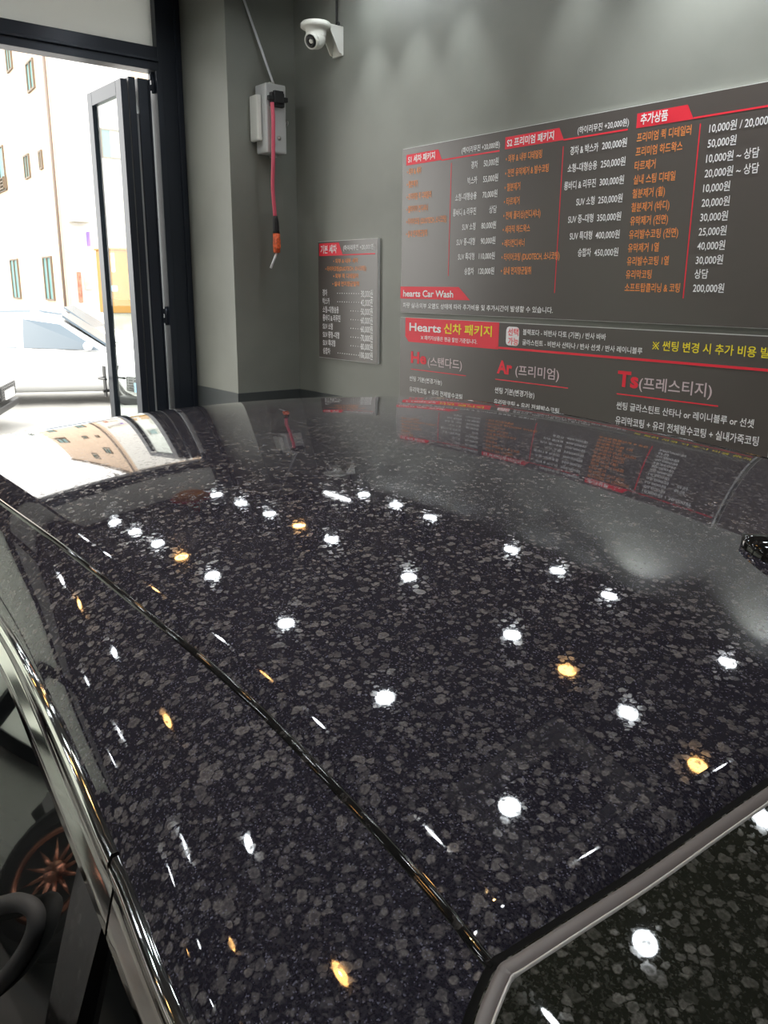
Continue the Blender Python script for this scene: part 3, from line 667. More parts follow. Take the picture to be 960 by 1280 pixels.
def interp(tab, x):
    xs = [t[0] for t in tab]; ys = [t[1] for t in tab]
    if x <= xs[0]: return ys[0]
    if x >= xs[-1]: return ys[-1]
    i = max(j for j in range(len(xs)) if xs[j] <= x); i = min(i, len(xs)-2)
    def m(j):
        if j == 0: return (ys[1]-ys[0])/(xs[1]-xs[0])
        if j == len(xs)-1: return (ys[-1]-ys[-2])/(xs[-1]-xs[-2])
        return (ys[j+1]-ys[j-1])/(xs[j+1]-xs[j-1])
    hh = xs[i+1]-xs[i]; t = (x-xs[i])/hh
    return (2*t**3-3*t*t+1)*ys[i]+(t**3-2*t*t+t)*hh*m(i)+(-2*t**3+3*t*t)*ys[i+1]+(t**3-t*t)*hh*m(i+1)
T_YD = [(-2.3, .30), (-1.8, .275), (-1.4, .256), (-1.09, .253), (-.81, .2565), (-.639, .258), (-.525, .260), (-.445, .259), (-.308, .253), (-.261, .250), (-.22, .246), (.1, .242), (.75, .27)]
T_YT = [(-2.3, .26), (-1.9, .231), (-1.5, .209), (-1.15, .196), (-.831, .184), (-.635, .169), (-.44, .149), (-.321, .134), (-.1, .125), (.3, .150), (.75, .22)]
T_ZT = [(-2.3, -.62), (-1.9, -.440), (-1.5, -.356), (-1.15, -.328), (-.831, -.321), (-.635, -.325), (-.44, -.345), (-.321, -.356), (-.1, -.392), (.3, -.500), (.75, -.66)]
T_YB_ = [(-2.3, .245), (-1.9, .214), (-1.5, .192), (-1.15, .180), (-.79, .167), (-.566, .148), (-.448, .137), (-.36, .128), (-.1, .112), (.3, .138), (.75, .21)]
T_ZB = [(-2.3, -.66), (-1.9, -.480), (-1.5, -.395), (-1.15, -.362), (-.79, -.350), (-.566, -.3735), (-.448, -.386), (-.36, -.394), (-.1, -.432), (.3, -.540), (.75, -.69)]
def yd(x): return interp(T_YD, x)
def top(x): return interp(T_YT, x), interp(T_ZT, x)
def bot(x): return interp(T_YB_, x), interp(T_ZB, x)
def belt(x): return -0.030+0.03*(x+0.6)**2*0.3, -0.80+0.03*(x+0.5)
def rail_pt(x, u):
    """cant rail section from the roof seam (u=0) down to the chrome (u=1)"""
    y0 = yd(x); z0 = roofz(x, y0)-0.001; y2, z2 = top(x)
    eps = 1e-3; s0 = (roofz(x, y0+eps)-roofz(x, y0-eps))/(2*eps); s0 = max(0.10, s0)
    dy = y0-y2; y1 = y0-0.80*dy; z1 = z0-s0*0.80*dy-0.012
    return ((1-u)**2*y0+2*u*(1-u)*y1+u*u*y2, (1-u)**2*z0+2*u*(1-u)*z1+u*u*z2)
def dfar(x): return roofz(x, 2*YC-yd(x))-roofz(x, yd(x))
def S(x, y):
    """height of the upper body at (x, y), near half"""
    far = y > YC; ym = 2*YC-y if far else y
    if ym >= yd(x): return roofz(x, y)
    if far: return S(x, ym)+dfar(x)
    lo, hi = 0.0, 1.0
    for _ in range(24):
        mid = (lo+hi)/2
        if rail_pt(x, mid)[0] > y: lo = mid
        else: hi = mid
    return rail_pt(x, lo)[1]
EDGE = [(.170, .02), (.176, -.09), (.186, -.155), (.201, -.193), (.219, -.2085), (.230, -.2140), (.246, -.2195), (.254, -.2185), (.285, -.2150), (.342, -.2090), (.40, -.2055), (.462, -.2020), (.60, -.194), (YC, -.188)]
EDGE = [(y, x) for y, x in EDGE]
def xe(y):
    if y > YC: y = 2*YC-y
    return interp(EDGE, y)
car = thing('black_sedan', 'black metallic sedan with water spotted roof filling the foreground', 'car', (-0.6, YC, ZF))
def ysamp(y0, y1, n): return [y0+(y1-y0)*i/n for i in range(n+1)]
# roof panel with rolled edges
NX, NY = 150, 72; rows = []
for j in range(NY+1):
    row = []
    for i in range(NX+1):
        fx = i/NX; x = -2.05+fx*2.0
        ylo = yd(x)+0.0035; y = ylo+(2*YC-2*ylo)*j/NY
        xr = xe(min(max(y, .2455), 2*YC-.2455))-0.0058
        x = -2.05+fx*(xr+2.05); ylo = yd(x)+0.0035; y = ylo+(2*YC-2*ylo)*j/NY
        z = roofz(x, y)
        e = min(y-ylo, 2*YC-ylo-y)
        if e < 1e-6: z -= 0.006
        if i == NX: z -= 0.006
        row.append((x, y, z))
    rows.append(row)
bm = B(); R_ = grid(bm, rows, flip=True)
roof = mk('roof_panel', bm, M['paint'], car, True)
def mirror(p): return Vector((p[0], 2*YC-p[1], p[2]+dfar(p[0])))
for side in (0, 1):
    mf = (lambda p: Vector(p)) if side == 0 else mirror
    # cant rail
    rows = []
    for i in range(141):
        x = -2.05+i/140*2.80; rows.append([mf((x, *rail_pt(x, u/26))) for u in range(27)])
    bm = B(); grid(bm, rows, flip=(side == 0)); mk('roof_rail', bm, M['paint'], car, True)
    # seam moulding
    rows = []; half = 0.0042
    for i in range(161):
        x = -2.05+i/160*(2.05-.2215); y = yd(x); z = roofz(x, y)
        rows.append([mf((x, y+o_, z+dz)) for o_, dz in ((half, -.006), (half*0.85, -.0016), (0.0012, 0.0004), (-.0012, 0.0004), (-half*0.85, -.0016), (-half, -.006))])
    bm = B(); grid(bm, rows, flip=(side == 1)); mk('roof_moulding', bm, M['gloss_black'], car, True)
    # chrome strip in two lengths, joint at the centre pillar; slanted ends
    def chrome(xs0, xs1, slant0, slant1):
        rows = []; n = 60
        for i in range(n+1):
            f = i/n; r = []
            for v in range(9):
                s_ = v/8
                x = (xs0+slant0*s_)*(1-f)+(xs1+slant1*s_)*f
                y0, z0 = top(x); y1, z1 = bot(x)
                # ridge near the top, then a broad face
                prof = [(-.0, 0.0), (-.0045, -.05), (-.0062, .06), (-.0045, .22), (-.0025, .30), (-.0030, .50), (-.0034, .75), (-.0036, .93), (-.0010, 1.0)][v]
                a = prof[1]
                r.append(mf((x, y0+(y1-y0)*a+prof[0]*1.3, z0+(z1-z0)*a)))
            rows.append(r)
        bm = B(); grid(bm, rows, flip=(side == 0)); return bm
    mk('chrome_trim', chrome(-2.0, -.4535, 0, 0.020), M['chrome'], car, True)
    mk('chrome_trim', chrome(-.4500, .62, 0.020, 0), M['chrome'], car, True)
    # side glass and centre pillar
    def glass_pt(x, v, off=0.0):
        y0, z0 = bot(x); y1, z1 = belt(x); b = 4*v*(1-v)*0.003
        return mf((x, y0+(y1-y0)*v-b+0.004+(off if isinstance(off, float) else off[0]+(off[1]-off[0])*v), z0+(z1-z0)*v))
    def glass(xs, off=0.0):
        rows = []
        for i in range(41):
            f = i/40; rows.append([glass_pt(xs[0](v/14)*(1-f)+xs[1](v/14)*f, v/14, off) for v in range(15)])
        bm = B(); grid(bm, rows, flip=(side == 0)); return bm
    e1 = lambda v: -.512+.20*v; e2 = lambda v: -.452+.12*v; e3 = lambda v: -.436+.12*v
    mk('front_side_window', glass((lambda v: -1.95-.25*v, e1)), M['side_glass'], car, True)
    mk('centre_pillar_cover', glass((e1, e2), (-0.004, -0.030)), M['gloss_black'], car, True)
    mk('door_gap', glass((e2, e3), 0.004), M['gap'], car, True)
    mk('rear_side_window', glass((e3, lambda v: .50+.12*v)), M['side_glass'], car, True)
    # door skins below the belt
    SEC = [(0.0, 0.0), (-.028, -.03), (-.062, -.12), (-.085, -.26), (-.080, -.45), (-.045, -.60), (-.02, -.68), (.03, -.72)]
    def skin(x0, x1):
        rows = []
        for i in range(25):
            x = x0+(x1-x0)*i/24; y, z = belt(x); rows.append([mf((x, y+a, z+b)) for a, b in SEC])
        bm = B(); grid(bm, rows, flip=(side == 0)); return bm
    for nm, x0, x1 in (('front_door', -1.62, -.40), ('rear_door', -.392, .62)):
        d = mk(nm, skin(x0, x1), M['paint'], car, True)
        xh = x1-0.22; y, z = belt(xh); bm = B(); tube(bm, [mf(p_) for p_ in spline([(xh-.1, y-.070, z-.13), (xh-.08, y-.095, z-.125), (xh+.08, y-.095, z-.125), (xh+.10, y-.070, z-.13)], 4)], 0.011, 8)
        mk('door_handle', bm, M['chrome'], d)
    # fender front and rear quarter
    def quarter(xs):
        rows = []
        for x in xs:
            t_ = max(0, (-1.62-x)/1.6) if x < 0 else max(0, (x-.62)/1.1)
            y, z = belt(x); y = -0.06+0.20*t_**2; z -= 0.10*t_
            rows.append([mf((x, y+a, z+b*(1-.12*t_))) for a, b in SEC])
        bm = B(); grid(bm, rows, flip=(side == 0)); return bm
    mk('front_fender', quarter([-3.22+1.59*i/20 for i in range(21)]), M['paint'], car, True)
    mk('rear_quarter', quarter([.63+1.07*i/20 for i in range(21)]), M['paint'], car, True)
    # A and C pillar skins down to the belt
    rows = []
    for v in range(13):
        f = v/12; a_ = Vector(glass_pt(-1.95-.25*f, f, .001)); xw = -2.05-.52*f; yw = yd(max(xw, -2.3))-.20*f
        zw_ = min(roofz(xw, yw)-.002, rail_pt(-2.05, 1-f)[1] if f < .02 else 9); b2 = Vector(mf((xw, yw, zw_)))
        rows.append([a_.lerp(b2, k_/6)+Vector((0, (-.014 if side == 0 else .014)*math.sin(math.pi*k_/6), 0)) for k_ in range(7)])
    bm = B(); grid(bm, rows); bmesh.ops.recalc_face_normals(bm, faces=bm.faces); mk('front_pillar', bm, M['paint'], car, True)
    rows = [[mf((x, bot(x)[0]*(1-v/6)-.06*(v/6)+.002, bot(x)[1]*(1-v/6)+(-.77)*(v/6))) for v in range(7)] for x in [.49+.27*i/8 for i in range(9)]]
    bm = B(); grid(bm, rows, flip=(side == 0)); mk('rear_pillar_skin', bm, M['paint'], car, True)
    # door mirror
    mc = mf((-1.72, -.20, -.78)); bm = B(); bmesh.ops.create_uvsphere(bm, u_segments=20, v_segments=14, radius=1, matrix=Matrix.Translation(mc) @ Matrix.Diagonal((.10, .12, .075, 1)))
    tube(bm, [mf((-1.72, -.10, -.82)), mf((-1.72, -.03, -.84))], 0.03, 8); mk('door_mirror', bm, M['paint'], car, True)
# rear window
ysn = [.172, .174, .177, .181, .186, .192, .198, .205, .213, .222, .232, .242, .252, .27]; ysn += [.27+(YC-.27)*i/24 for i in range(1, 25)]
ysn += [2*YC-y for y in ysn[-2::-1]]
rows = []
for y in ysn:
    x0 = xe(y); r = []
    for i in range(61):
        x = x0+(0.78-x0)*(i/60)**1.3; r.append((x, y, S(x, y)+0.0022))
    rows.append(r)
bm = B(); grid(bm, rows, flip=True); mk('rear_window', bm, M['car_glass'], car, True)
# grey seal round the rear window: black gap, grey band, pale inner lip
path = []
for i in range(len(EDGE)*10-9):
    k_ = i/10; a = int(min(k_, len(EDGE)-2)); f = k_-a
    y = EDGE[a][0]*(1-f)+EDGE[a+1][0]*f; path.append(Vector((xe(y), y, 0)))
path += [Vector((p_.x, 2*YC-p_.y, 0)) for p_ in path[-2::-1]]
def band(offs, dzs, name, m_):
    rows = []
    for i, p_ in enumerate(path):
        t_ = path[min(i+1, len(path)-1)]-path[max(i-1, 0)]
        n_ = Vector((t_.y, -t_.x, 0)).normalized()      # towards the rear / inside of the glass
        r = []
        for o_, dz in zip(offs, dzs):
            q_ = p_+n_*o_; r.append((q_.x, q_.y, S(q_.x, q_.y)+dz))
        rows.append(r)
    bm = B(); grid(bm, rows, flip=False); bmesh.ops.recalc_face_normals(bm, faces=bm.faces)
    if sum(f.normal.z for f in bm.faces) < 0: bmesh.ops.reverse_faces(bm, faces=bm.faces)
    return mk(name, bm, m_, car, True)
band((-.0068, -.0045, .0012), (-.004, .0010, .0010), 'window_gap', M['gap'])
band((.0004, .0012, .0030, .0076, .0082), (.0012, .0030, .0032, .0032, .0026), 'window_seal', M['seam_rubber'])
band((.0080, .0085, .0094, .0100), (.0026, .0034, .0032, .0012), 'window_seal_lip', M['seam_edge'])
# shark fin aerial
fx, fy = -.412, YC-.02; rows = []
for i in range(33):
    f = i/32; x = fx+f*0.19
    zb_ = roofz(x, fy)+0.0005; hgt = 0.056*(f**0.95)*(1.0 if f < .86 else max(0.0, 1-((f-.86)/.14)**2)); hw = 0.034*math.sqrt(max(0, 1-(1-min(1, f/.55))**2.2))*(1 if f < .8 else 1-0.5*((f-.8)/.2)**2)+0.0008
    r = []
    for k_ in range(17):
        a = math.pi*k_/16; cc = math.cos(a); ss = math.sin(a)
        wdt = hw*(abs(cc)**1.0)*(1-0.25*ss); r.append((x, fy+math.copysign(wdt, cc), zb_+hgt*ss**0.85+0.005*ss+(0.004 if 0 < k_ < 16 else 0)))
    rows.append(r)
bm = B(); grid(bm, rows); bmesh.ops.recalc_face_normals(bm, faces=bm.faces)
mk('antenna_fin', bm, M['gloss_black'], car, True)
# windscreen, bonnet, boot, bumpers
rows = []
for j in range(31):
    f = j/30; r = []
    for i in range(21):
        x = -2.055-(i/20)*0.52; ylo = yd(max(x, -2.3))-.20*(i/20); y = ylo+(2*YC-2*ylo)*f; r.append((x, y, roofz(x, y)-.004))
    rows.append(r)
zw = rows[15][-1][2]
bm = B(); grid(bm, rows); mk('windscreen', bm, M['car_glass'], car, True)
def deck(x0, x1, z0, z1, name):
    rows = []
    for i in range(21):
        f = i/20; x = x0+(x1-x0)*f; t_ = max(0, (-1.62-x)/1.6) if x < 0 else max(0, (x-.62)/1.1)
        hw = (YC+.06)-.20*t_**2; ze = -.82-.10*t_
        rows.append([(x, YC+hw*v/10, ze+((z0+(z1-z0)*f)-ze)*(1-(v/10)**2)) for v in range(-10, 11)])
    bm = B(); grid(bm, rows); bmesh.ops.recalc_face_normals(bm, faces=bm.faces); return mk(name, bm, M['paint'], car, True)
deck(-2.52, -3.22, -.665, -.88, 'bonnet'); deck(.60, 1.70, -.62, -.72, 'boot_lid')
for nm, x, dx in (('front_bumper', -3.22, -.10), ('rear_bumper', 1.70, .10)):
    rows = []
    for k_ in range(9):
        z = -.90-.62*k_/8; bulge = dx*math.sin(math.pi*(k_+1)/10)
        rows.append([(x+bulge*(1-(v/10)**4), YC+.72*v/10, z) for v in range(-10, 11)])
    bm = B(); grid(bm, rows); mk(nm, bm, M['paint'], car, True)
mk('underbody', box(B(), -3.1, 1.6, .12, 2*YC-.12, -1.56, -1.45, .02), M['black'], car)
mk('cabin_floor', box(B(), -2.3, .9, .08, 2*YC-.08, -1.44, -1.38, .02), M['black'], car)
for x in (-2.42, .42+.1):
    for y in (-.08, 2*YC+.08):
        s_ = 1 if y > YC else -1
        bm = B(); lathe(bm, [(.20, -.09), (.31, -.10), (.335, -.06), (.335, .06), (.31, .10), (.20, .09)], (x, y-s_*.06, ZF+.335), (0, 1, 0), 36); wh = mk('wheel', bm, M['tyre'], car)
        bm = B()
        lathe(bm, [(.0, 0), (.05, 0), (.05, .02)], (x, y+s_*.02, ZF+.335), (0, s_, 0), 16); lathe(bm, [(.20, 0), (.225, .02), (.20, .03)], (x, y, ZF+.335), (0, s_, 0), 36)
        for k_ in range(10):
            a = k_*math.pi/5; tube(bm, [(x, y+s_*.03, ZF+.335), (x+.21*math.cos(a), y+s_*.02, ZF+.335+.21*math.sin(a))], .014, 6)
        mk('rim', bm, M['alloy'], wh)

# ------------------------------------------------------------------ air hose over the door
hose_pts = [(-1.50, -.34, ZF+.02), (-1.36, -.28, -1.5), (-1.05, -.18, -1.05), ray(-150, 1330)*.76, ray(-50, 1275)*.67, ray(8, 1222)*.615, ray(40, 1175)*.595, ray(45, 1142)*.595, ray(25, 1128)*.605, ray(-10, 1134)*.63, ray(-80, 1145)*.72, (-1.05, .02, -.72), (-1.42, -.14, -.72), (-1.68, -.24, -.69), (-1.80, -.36, -.85), (-1.84, -.36, -1.3), (-1.80, -.34, ZF+.02)]
bm = B(); tube(bm, spline(hose_pts, 10), 0.0068, 12)
tag(mk('air_hose', bm, M['tyre'], None, True, org=(-1.6, -.3, ZF)), 'black rubber hose looped in front of the near side window', 'hose')

# ------------------------------------------------------------------ generic parked cars
def sedan(name, label, paint, loc, rz, group=None, tall=1.0, rim='alloy', suv=False, nplate='plate'):
    t = thing(name, label, 'car', loc, group, rz); O = (0, 0, 0)
    L = 2.35; Wd = 0.91
    st = [(-2.35, .50, .72, .78), (-2.28, .35, .86, .84), (-2.0, .28, .95, .88), (-1.3, .24, .97, .91), (-.5, .22, .93, .915), (.4, .22, .92, .915), (1.0, .22, .93, .91), (1.6, .25, .86, .89), (2.05, .30, .76, .84), (2.27, .38, .64, .74), (2.35, .45, .56, .66)]
    if suv: st = [(x, b, z+.10*(x > .8), w_) for x, b, z, w_ in st]
    rows = []
    for x, b, z, w_ in st:
        b *= tall; z *= tall
        half = [(0, b), (w_*.80, b), (w_*.97, b+.10), (w_, b+(z-b)*.45), (w_*.985, b+(z-b)*.70), (w_*.93, z-.03), (w_*.80, z), (w_*.4, z+.012), (0, z+.016)]
        rows.append([(x, y, zz) for y, zz in half]+[(x, -y, zz) for y, zz in half[-2::-1]])
    bm = B(); grid(bm, rows)
    for e_ in (0, -1):
        vs = [bm.verts.new(p_) for p_ in rows[e_]]; bm.faces.new(vs[:-1])
    bmesh.ops.recalc_face_normals(bm, faces=bm.faces); mk('body', bm, paint, t, True, org=O)
    zt = 1.45*tall; zb_ = .90*tall
    cab = [(-1.95, zb_, .72), (-1.25, zt-.07, .60), (-.85, zt-.01, .62), (-.1, zt, .63), (.30, zt-.05, .60), (1.10, zb_-.01, .74)]
    if suv: cab = [(-2.15, zb_, .76), (-1.95, zt+.06, .64), (-1.0, zt+.14, .66), (0, zt+.13, .66), (.40, zt+.07, .63), (1.20, zb_+.06, .76)]
    rows = []
    for x, z, w_ in cab: rows.append([(x, -w_-.16*(1-(z-zb_)/(zt-zb_))*0, z-.0)] + [(x, w_*v/4, z+.03*(1-(v/4)**2)) for v in range(-4, 5)] + [(x, w_, z)])
    # sides slope out to the shoulder
    full = []
    for x, z, w_ in cab:
        full.append([(x, -.86, zb_-.01)] + [(x, w_*v/4, z+.03*(1-(v/4)**2)) for v in range(-4, 5)] + [(x, .86, zb_-.01)])
    bm = B(); grid(bm, full); bmesh.ops.recalc_face_normals(bm, faces=bm.faces); mk('cabin', bm, paint, t, False, org=O)
    def pan(nm, pts, off, m_):
        bm = B(); prism(bm, [Vector(p_)+Vector(off) for p_ in pts], Vector(off)*1.5); return mk(nm, bm, m_, t, org=O)
    x4, z4, w4 = cab[4]; x5, z5, w5 = cab[5]; x0, z0, w0 = cab[0]; x1, z1, w1 = cab[1]
    n5 = Vector((z4-z5, 0, x5-x4)).normalized()*.012
    pan('windscreen', [(x4+.06, -w4+.05, z4), (x4+.06, w4-.05, z4), (x5-.06, w5-.02, z5+.05), (x5-.06, -w5+.02, z5+.05)], n5+Vector((0, 0, .012)), M['ext_glass'])
    n0 = Vector((-(z1-z0), 0, x1-x0)).normalized()*.012
    pan('rear_window', [(x1-.05, -w1+.06, z1-.02), (x1-.05, w1-.06, z1-.02), (x0+.10, w0-.08, z0+.08), (x0+.10, -w0+.08, z0+.08)], n0+Vector((0, 0, .02)), M['ext_glass'])
    for s_ in (-1, 1):
        def sp_(x, f): # point on the cabin side, f: 0 at shoulder, 1 at roof edge
            xs = [c_[0] for c_ in cab]; z = float(np.interp(x, xs, [c_[1] for c_ in cab])); w_ = float(np.interp(x, xs, [c_[2] for c_ in cab]))
            return (x, s_*(.86+(w_-.86)*f), (zb_-.01)+(z-zb_+.01)*f)
        for nm, poly in (('front_side_window', [(-.22, .10), (.95, .10), (.34, .86), (-.22, .90)]), ('rear_side_window', [(-1.42, .10), (-.32, .10), (-.32, .90), (-1.02, .88)])):
            bm = B(); prism(bm, [Vector(sp_(*p_))+Vector((0, s_*.006, .003)) for p_ in poly], (0, s_*.008, .004)); mk(nm, bm, M['ext_glass'], t, org=O)
        bm = B(); bmesh.ops.create_uvsphere(bm, u_segments=14, v_segments=10, radius=1, matrix=Matrix.Translation((.78, s_*.98, zb_+.08)) @ Matrix.Diagonal((.08, .10, .07, 1)))
        tube(bm, [(.80, s_*.86, zb_+.04), (.80, s_*.95, zb_+.06)], .02, 6); mk('door_mirror', bm, paint, t, True, org=O)
        for xh in (-.12, -1.15):
            bm = B(); tube(bm, [(xh-.09, s_*.905, zb_-.14), (xh-.07, s_*.935, zb_-.14), (xh+.07, s_*.935, zb_-.14), (xh+.09, s_*.905, zb_-.14)], .012, 6); mk('door_handle', bm, M['alloy'], t, org=O)
        bm = B(); prism(bm, [(2.06, s_*.80, .66*tall), (2.24, s_*.66, .66*tall), (2.30, s_*.52, .60*tall), (2.31, s_*.52, .56*tall), (2.22, s_*.72, .57*tall), (2.06, s_*.86, .60*tall)], (0.03, s_*.03, .02)); mk('headlight', bm, M['head'], t, org=O)
        bm = B(); box(bm, -2.37, -2.26, min(s_*.45, s_*.82), max(s_*.45, s_*.82), .68*tall, .80*tall, .02); mk('tail_light', bm, M['red_lens'], t, org=O)
        for xw in (-1.40, 1.42):
            bm = B(); lathe(bm, [(.19, -.09), (.30, -.105), (.33, -.07), (.33, .07), (.30, .105), (.19, .09)], (xw, s_*.83, .33), (0, 1, 0), 32)
            lathe(bm, [(.37, .0), (.37, .075), (.335, .085)], (xw, s_*.845, .345), (0, s_, 0), 32)
            wh = mk('wheel', bm, M['tyre'], t, org=O)
            bm = B(); lathe(bm, [(0, .11), (.05, .11), (.06, .09)], (xw, s_*.83, .33), (0, s_, 0), 16); lathe(bm, [(.19, .07), (.235, .10), (.20, .11), (.19, .07)], (xw, s_*.83, .33), (0, s_, 0), 32)
            for k_ in range(12):
                a = k_*math.pi/6; ca, sa = math.cos(a), math.sin(a)
                tube(bm, [(xw, s_*.93, .33), (xw+.21*ca, s_*.915, .33+.21*sa)], .013, 6)
            mk('rim', bm, M[rim], wh, org=O)
    bm = B(); box(bm, 2.27, 2.365, -.46, .46, .40*tall, .58*tall, .02); box(bm, 2.20, 2.345, -.66, .66, .24*tall, .33*tall, .02)
    gr = mk('grille', bm, M['black'], t, org=O)
    bm = B()
    for k_ in range(5): box(bm, 2.36, 2.372, -.42, .42, (.42+.032*k_)*tall, (.428+.032*k_)*tall)
    for k_ in range(8): box(bm, 2.36, 2.372, -.40+.11*k_, -.385+.11*k_, .41*tall, .57*tall)
    mk('grille_bars', bm, M['alloy'], gr, org=O)
    bm = B(); box(bm, 2.365, 2.385, -.26, .26, .40*tall, .51*tall, .005); mk('number_plate', bm, M[nplate], t, org=O)
    return t
def head(dx, dy): return math.atan2(dy, dx)
def park(name, label, paint, px, py, local, hd, **kw):
    """put the ground point below local (x, y) of the car under the photograph point (px, py)"""
    g = on(px, py, 2, ZG); a = head(*hd); ca, sa = math.cos(a), math.sin(a)
    return sedan(name, label, paint, (g.x-(local[0]*ca-local[1]*sa), g.y-(local[0]*sa+local[1]*ca), ZG), a, **kw)
park('white_sedan', 'white sedan parked side on in the bright street, seen past the open door', M['silver_car'], 130, 507, (.95, -.91), (.42, .91))
sedan('white_suv', 'white car with dark mesh grille cut by the left edge of the photo', M['white_car'], (-12.2-.45*2.35, 3.08-.89*2.35, ZG), head(.45, .89), tall=1.08, suv=True)
sedan('white_crossover', 'white car with dark grille and blue plate seen through the open door leaf', M['white_car'], (-11.25-.3*2.35, 4.72+.95*2.35, ZG), head(.3, -.95), tall=1.18, suv=True, nplate='plate_blue')
sedan('parked_sedan', 'white car with dark windows parked furthest back before the yellow container', M['white_car'], (-20.3, 6.3, ZG), head(.5, .86))
sedan('neighbour_sedan', 'white car with copper spoke wheels parked in the shop beside the black sedan', M['white_car'], (-1.96, -2.57, ZF), math.pi, rim='copper')

# ------------------------------------------------------------------ the street
struct(mk('ground', box(B(), -70, XF-0.12, -40, 45, ZG-0.3, ZG), M['asphalt']))
struct(mk('ground_step', box(B(), XF-0.45, XF-0.12, YL, YB+0.1, ZG, ZF-0.02, 0.01), M['asphalt']))
XB_ = -32.0
def fac(px, py): p_ = on(px, py, 0, XB_); return p_.y, p_.z
PR = Vector((XB_, 0.331*32, 0)); PL = Vector((-46.0, 0.258*46, 0)); WT = (PL-PR).normalized(); WN = Vector((WT.y, -WT.x, 0))
if WN.y > 0: WN = -WN
def pfac(px, py):
    r = ray(px, py); t_ = PR.dot(WN)/r.dot(WN); p_ = r*t_; return (p_-PR).dot(WT), p_.z
def wbox(bm, s0, s1, o0, o1, z0, z1):
    pts = [PR+WT*a_+WN*o_ for a_, o_ in ((s0, o0), (s1, o0), (s1, o1), (s0, o1))]
    prism(bm, [(p_.x, p_.y, z0) for p_ in pts], (0, 0, z1-z0))
WL = (PL-PR).length
bp = thing('peach_building', 'peach rendered apartment block across the street with small windows', 'building', (PR.x, PR.y, ZG))
bm = B(); wbox(bm, 1.6, WL, -8, 0, ZG, 10.2); wbox(bm, 0, 1.65, -.05, 0, ZG, 10.2); mk('facade', bm, M['peach'], bp)
bm = B(); wbox(bm, 1.6, WL+.1, -8.1, .12, 10.2, 10.45); mk('parapet', bm, M['win_frame'], bp)
def pwindow(a, b_, bars=False):
    (s1, z1), (s0, z0) = pfac(*a), pfac(*b_); e = .10
    bm = B()
    for q_ in ((s0-e, s1+e, z1, z1+.06), (s0-e, s1+e, z0-.06, z0), (s0-e, s0, z0, z1), (s1, s1+e, z0, z1), ((s0+s1)/2-.04, (s0+s1)/2+.04, z0, z1)): wbox(bm, q_[0], q_[1], 0, .07, q_[2], q_[3])
    if bars:
        for k_ in range(4): wbox(bm, s0-.2, s1+.2, .15, .19, z0+.14*k_, z0+.14*k_+.04)
        for k_ in range(5): wbox(bm, s0-.2+k_*(s1-s0+.36)/4, s0-.16+k_*(s1-s0+.36)/4, .0, .19, z0, z0+.5)
    w_ = mk('window', bm, M['win_frame'], bp)
    bm = B(); wbox(bm, s0, s1, .005, .02, z0, z1); mk('pane', bm, M['win_glass'], w_)
pwindow((34, 82), (44, 108)); pwindow((-8, 192), (9, 236), True); pwindow((31, 197), (38.5, 220)); pwindow((50, 191), (54, 209))
pwindow((14, 326), (27, 372)); pwindow((55, 323), (69, 374)); pwindow((-14, 322), (-3, 376))
for a, b_ in (((8, 60), (16, 84)), ((8, -60), (16, -34)), ((40, -75), (48, -50))): pwindow(a, b_)
bm = B(); tube(bm, [PR+WT*.3+WN*.1+Vector((0, 0, -1.4)), PR+WT*.3+WN*.1+Vector((0, 0, 10.1))], .055, 8); mk('downpipe', bm, M['pipe'], bp)
def window(parent, a, b_, bars=False, glassm='win_glass', half=None):
    (y0, z1), (y1, z0) = fac(*a), fac(*b_); x = XB_
    bm = B(); e = .05
    for q_ in ((y0-e, y1+e, z1, z1+e), (y0-e, y1+e, z0-e, z0), (y0-e, y0, z0, z1), (y1, y1+e, z0, z1)): box(bm, x, x+.07, *q_)
    w_ = mk('window', bm, M['win_frame'], parent)
    mk('pane', box(B(), x+.005, x+.02, y0, y1 if not half else y0+(y1-y0)*half, z0, z1), M[glassm], w_)
    if half: mk('blind', box(B(), x+.005, x+.02, y0+(y1-y0)*half, y1, z0, z1), M['curtain'], w_)
YP = PR.y+.06
wbld = thing('white_building', 'white building across the street with an awning and wide window, right of the peach block', 'building', (XB_, 12, ZG))
mk('facade', box(B(), XB_-.6, XB_, YP, 13.5, ZG, 9.7), M['white_render'], wbld)
window(wbld, (126, 162), (152, 198), half=.45); window(wbld, (206, 165), (222, 215))
(y0, z1), (y1, z0) = fac(145, 243), fac(161, 313)
mk('shutter', box(B(), XB_, XB_+.06, y0, y1+1.4, z0-1.5, z1), M['awning'], wbld)
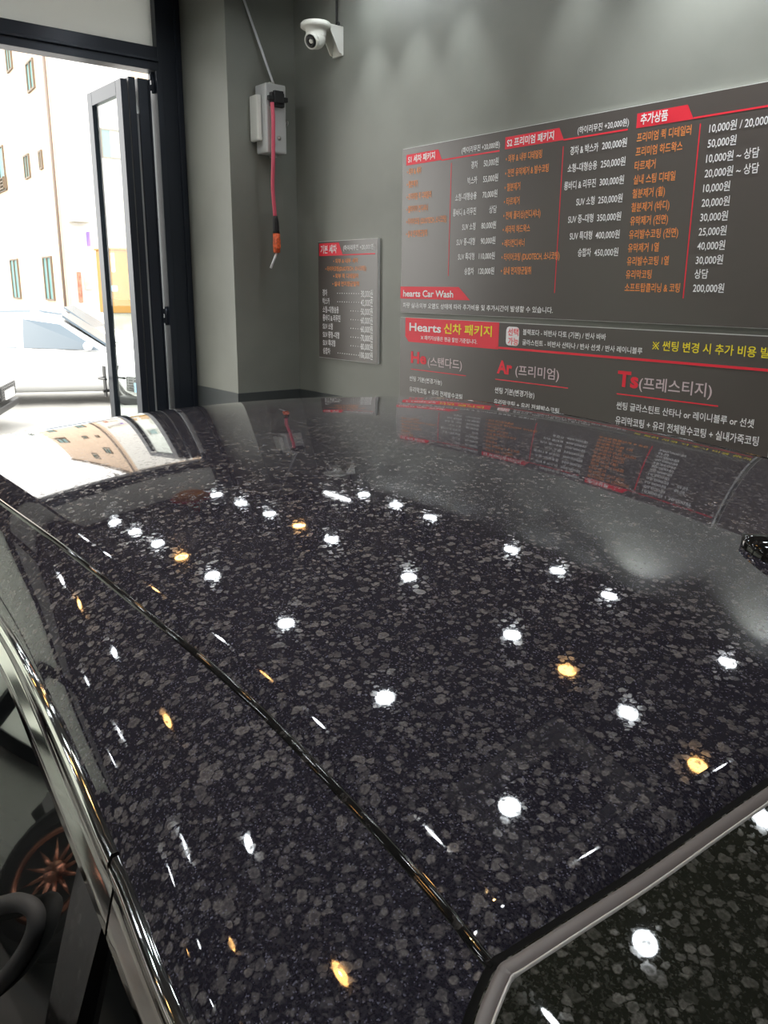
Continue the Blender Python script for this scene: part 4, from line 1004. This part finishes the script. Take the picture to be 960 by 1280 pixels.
(y0, z1), (y1, z0) = fac(83, 254), fac(109, 279)
bm = B(); prism(bm, [(XB_, y0, z1), (XB_, y0, z0), (XB_+.7, y0, z0), (XB_+.6, y0, z0+.12)], (0, y1-y0, 0)); mk('awning', bm, M['awning'], wbld)
(y0, z1), (y1, z0) = fac(88, 282), fac(120, 392)
bm = B(); box(bm, XB_, XB_+.03, y0, y1, z0, z1); mk('shop_door', bm, M['white_render'], wbld)
(y0, z1), (y1, z0) = fac(95, 340), fac(103, 378)
mk('brick_panel', box(B(), XB_+.03, XB_+.10, y0, y1, z0, z1), M['brick'], wbld)
(y0, z1), (y1, z0) = fac(104, 342), fac(115, 362)
mk('notice_board', box(B(), XB_+.03, XB_+.08, y0, y1, z0, z1), M['awning'], wbld)
(y0, z1), (y1, z0) = fac(107, 290), fac(110, 308)
mk('shop_sign', box(B(), XB_+.05, XB_+.3, y0, y1, z0, z1), M['violet'], wbld)
# yellow container
XY = -29.0
def yc2(px, py): p_ = on(px, py, 0, XY); return p_.y, p_.z
(y0, z1), (y1, z0) = yc2(135, 312), yc2(176, 391)
yb = thing('yellow_container', 'tall yellow container behind the parked cars, seen through the open door leaf', 'container', (XY, (y0+y1)/2, ZG))
bm = B(); box(bm, XY-1.2, XY, y0, y1, z0, z1, .02); mk('shell', bm, M['yellow'], yb)
bm = B(); box(bm, XY-1.25, XY+.05, y0-.04, y1+.04, z1, z1+.06, .01); box(bm, XY, XY+.04, (y0+y1)/2+.25, (y0+y1)/2+.29, z0, z1); mk('rib', bm, M['yellow'], yb)
mk('base', box(B(), XY-1.1, XY-.1, y0+.1, y1-.1, ZG, z0, .02), M['awning'], yb)
a0 = yc2(138, 316); a1 = yc2(144, 340); mk('notice_sheet', box(B(), XY, XY+.012, a0[0], a1[0], a1[1], a0[1]), M['plate'], yb)
a0 = yc2(137, 357); a1 = yc2(147, 364); mk('blue_notice', box(B(), XY, XY+.012, a0[0], a1[0], a1[1], a0[1]), M['plate_blue'], yb)
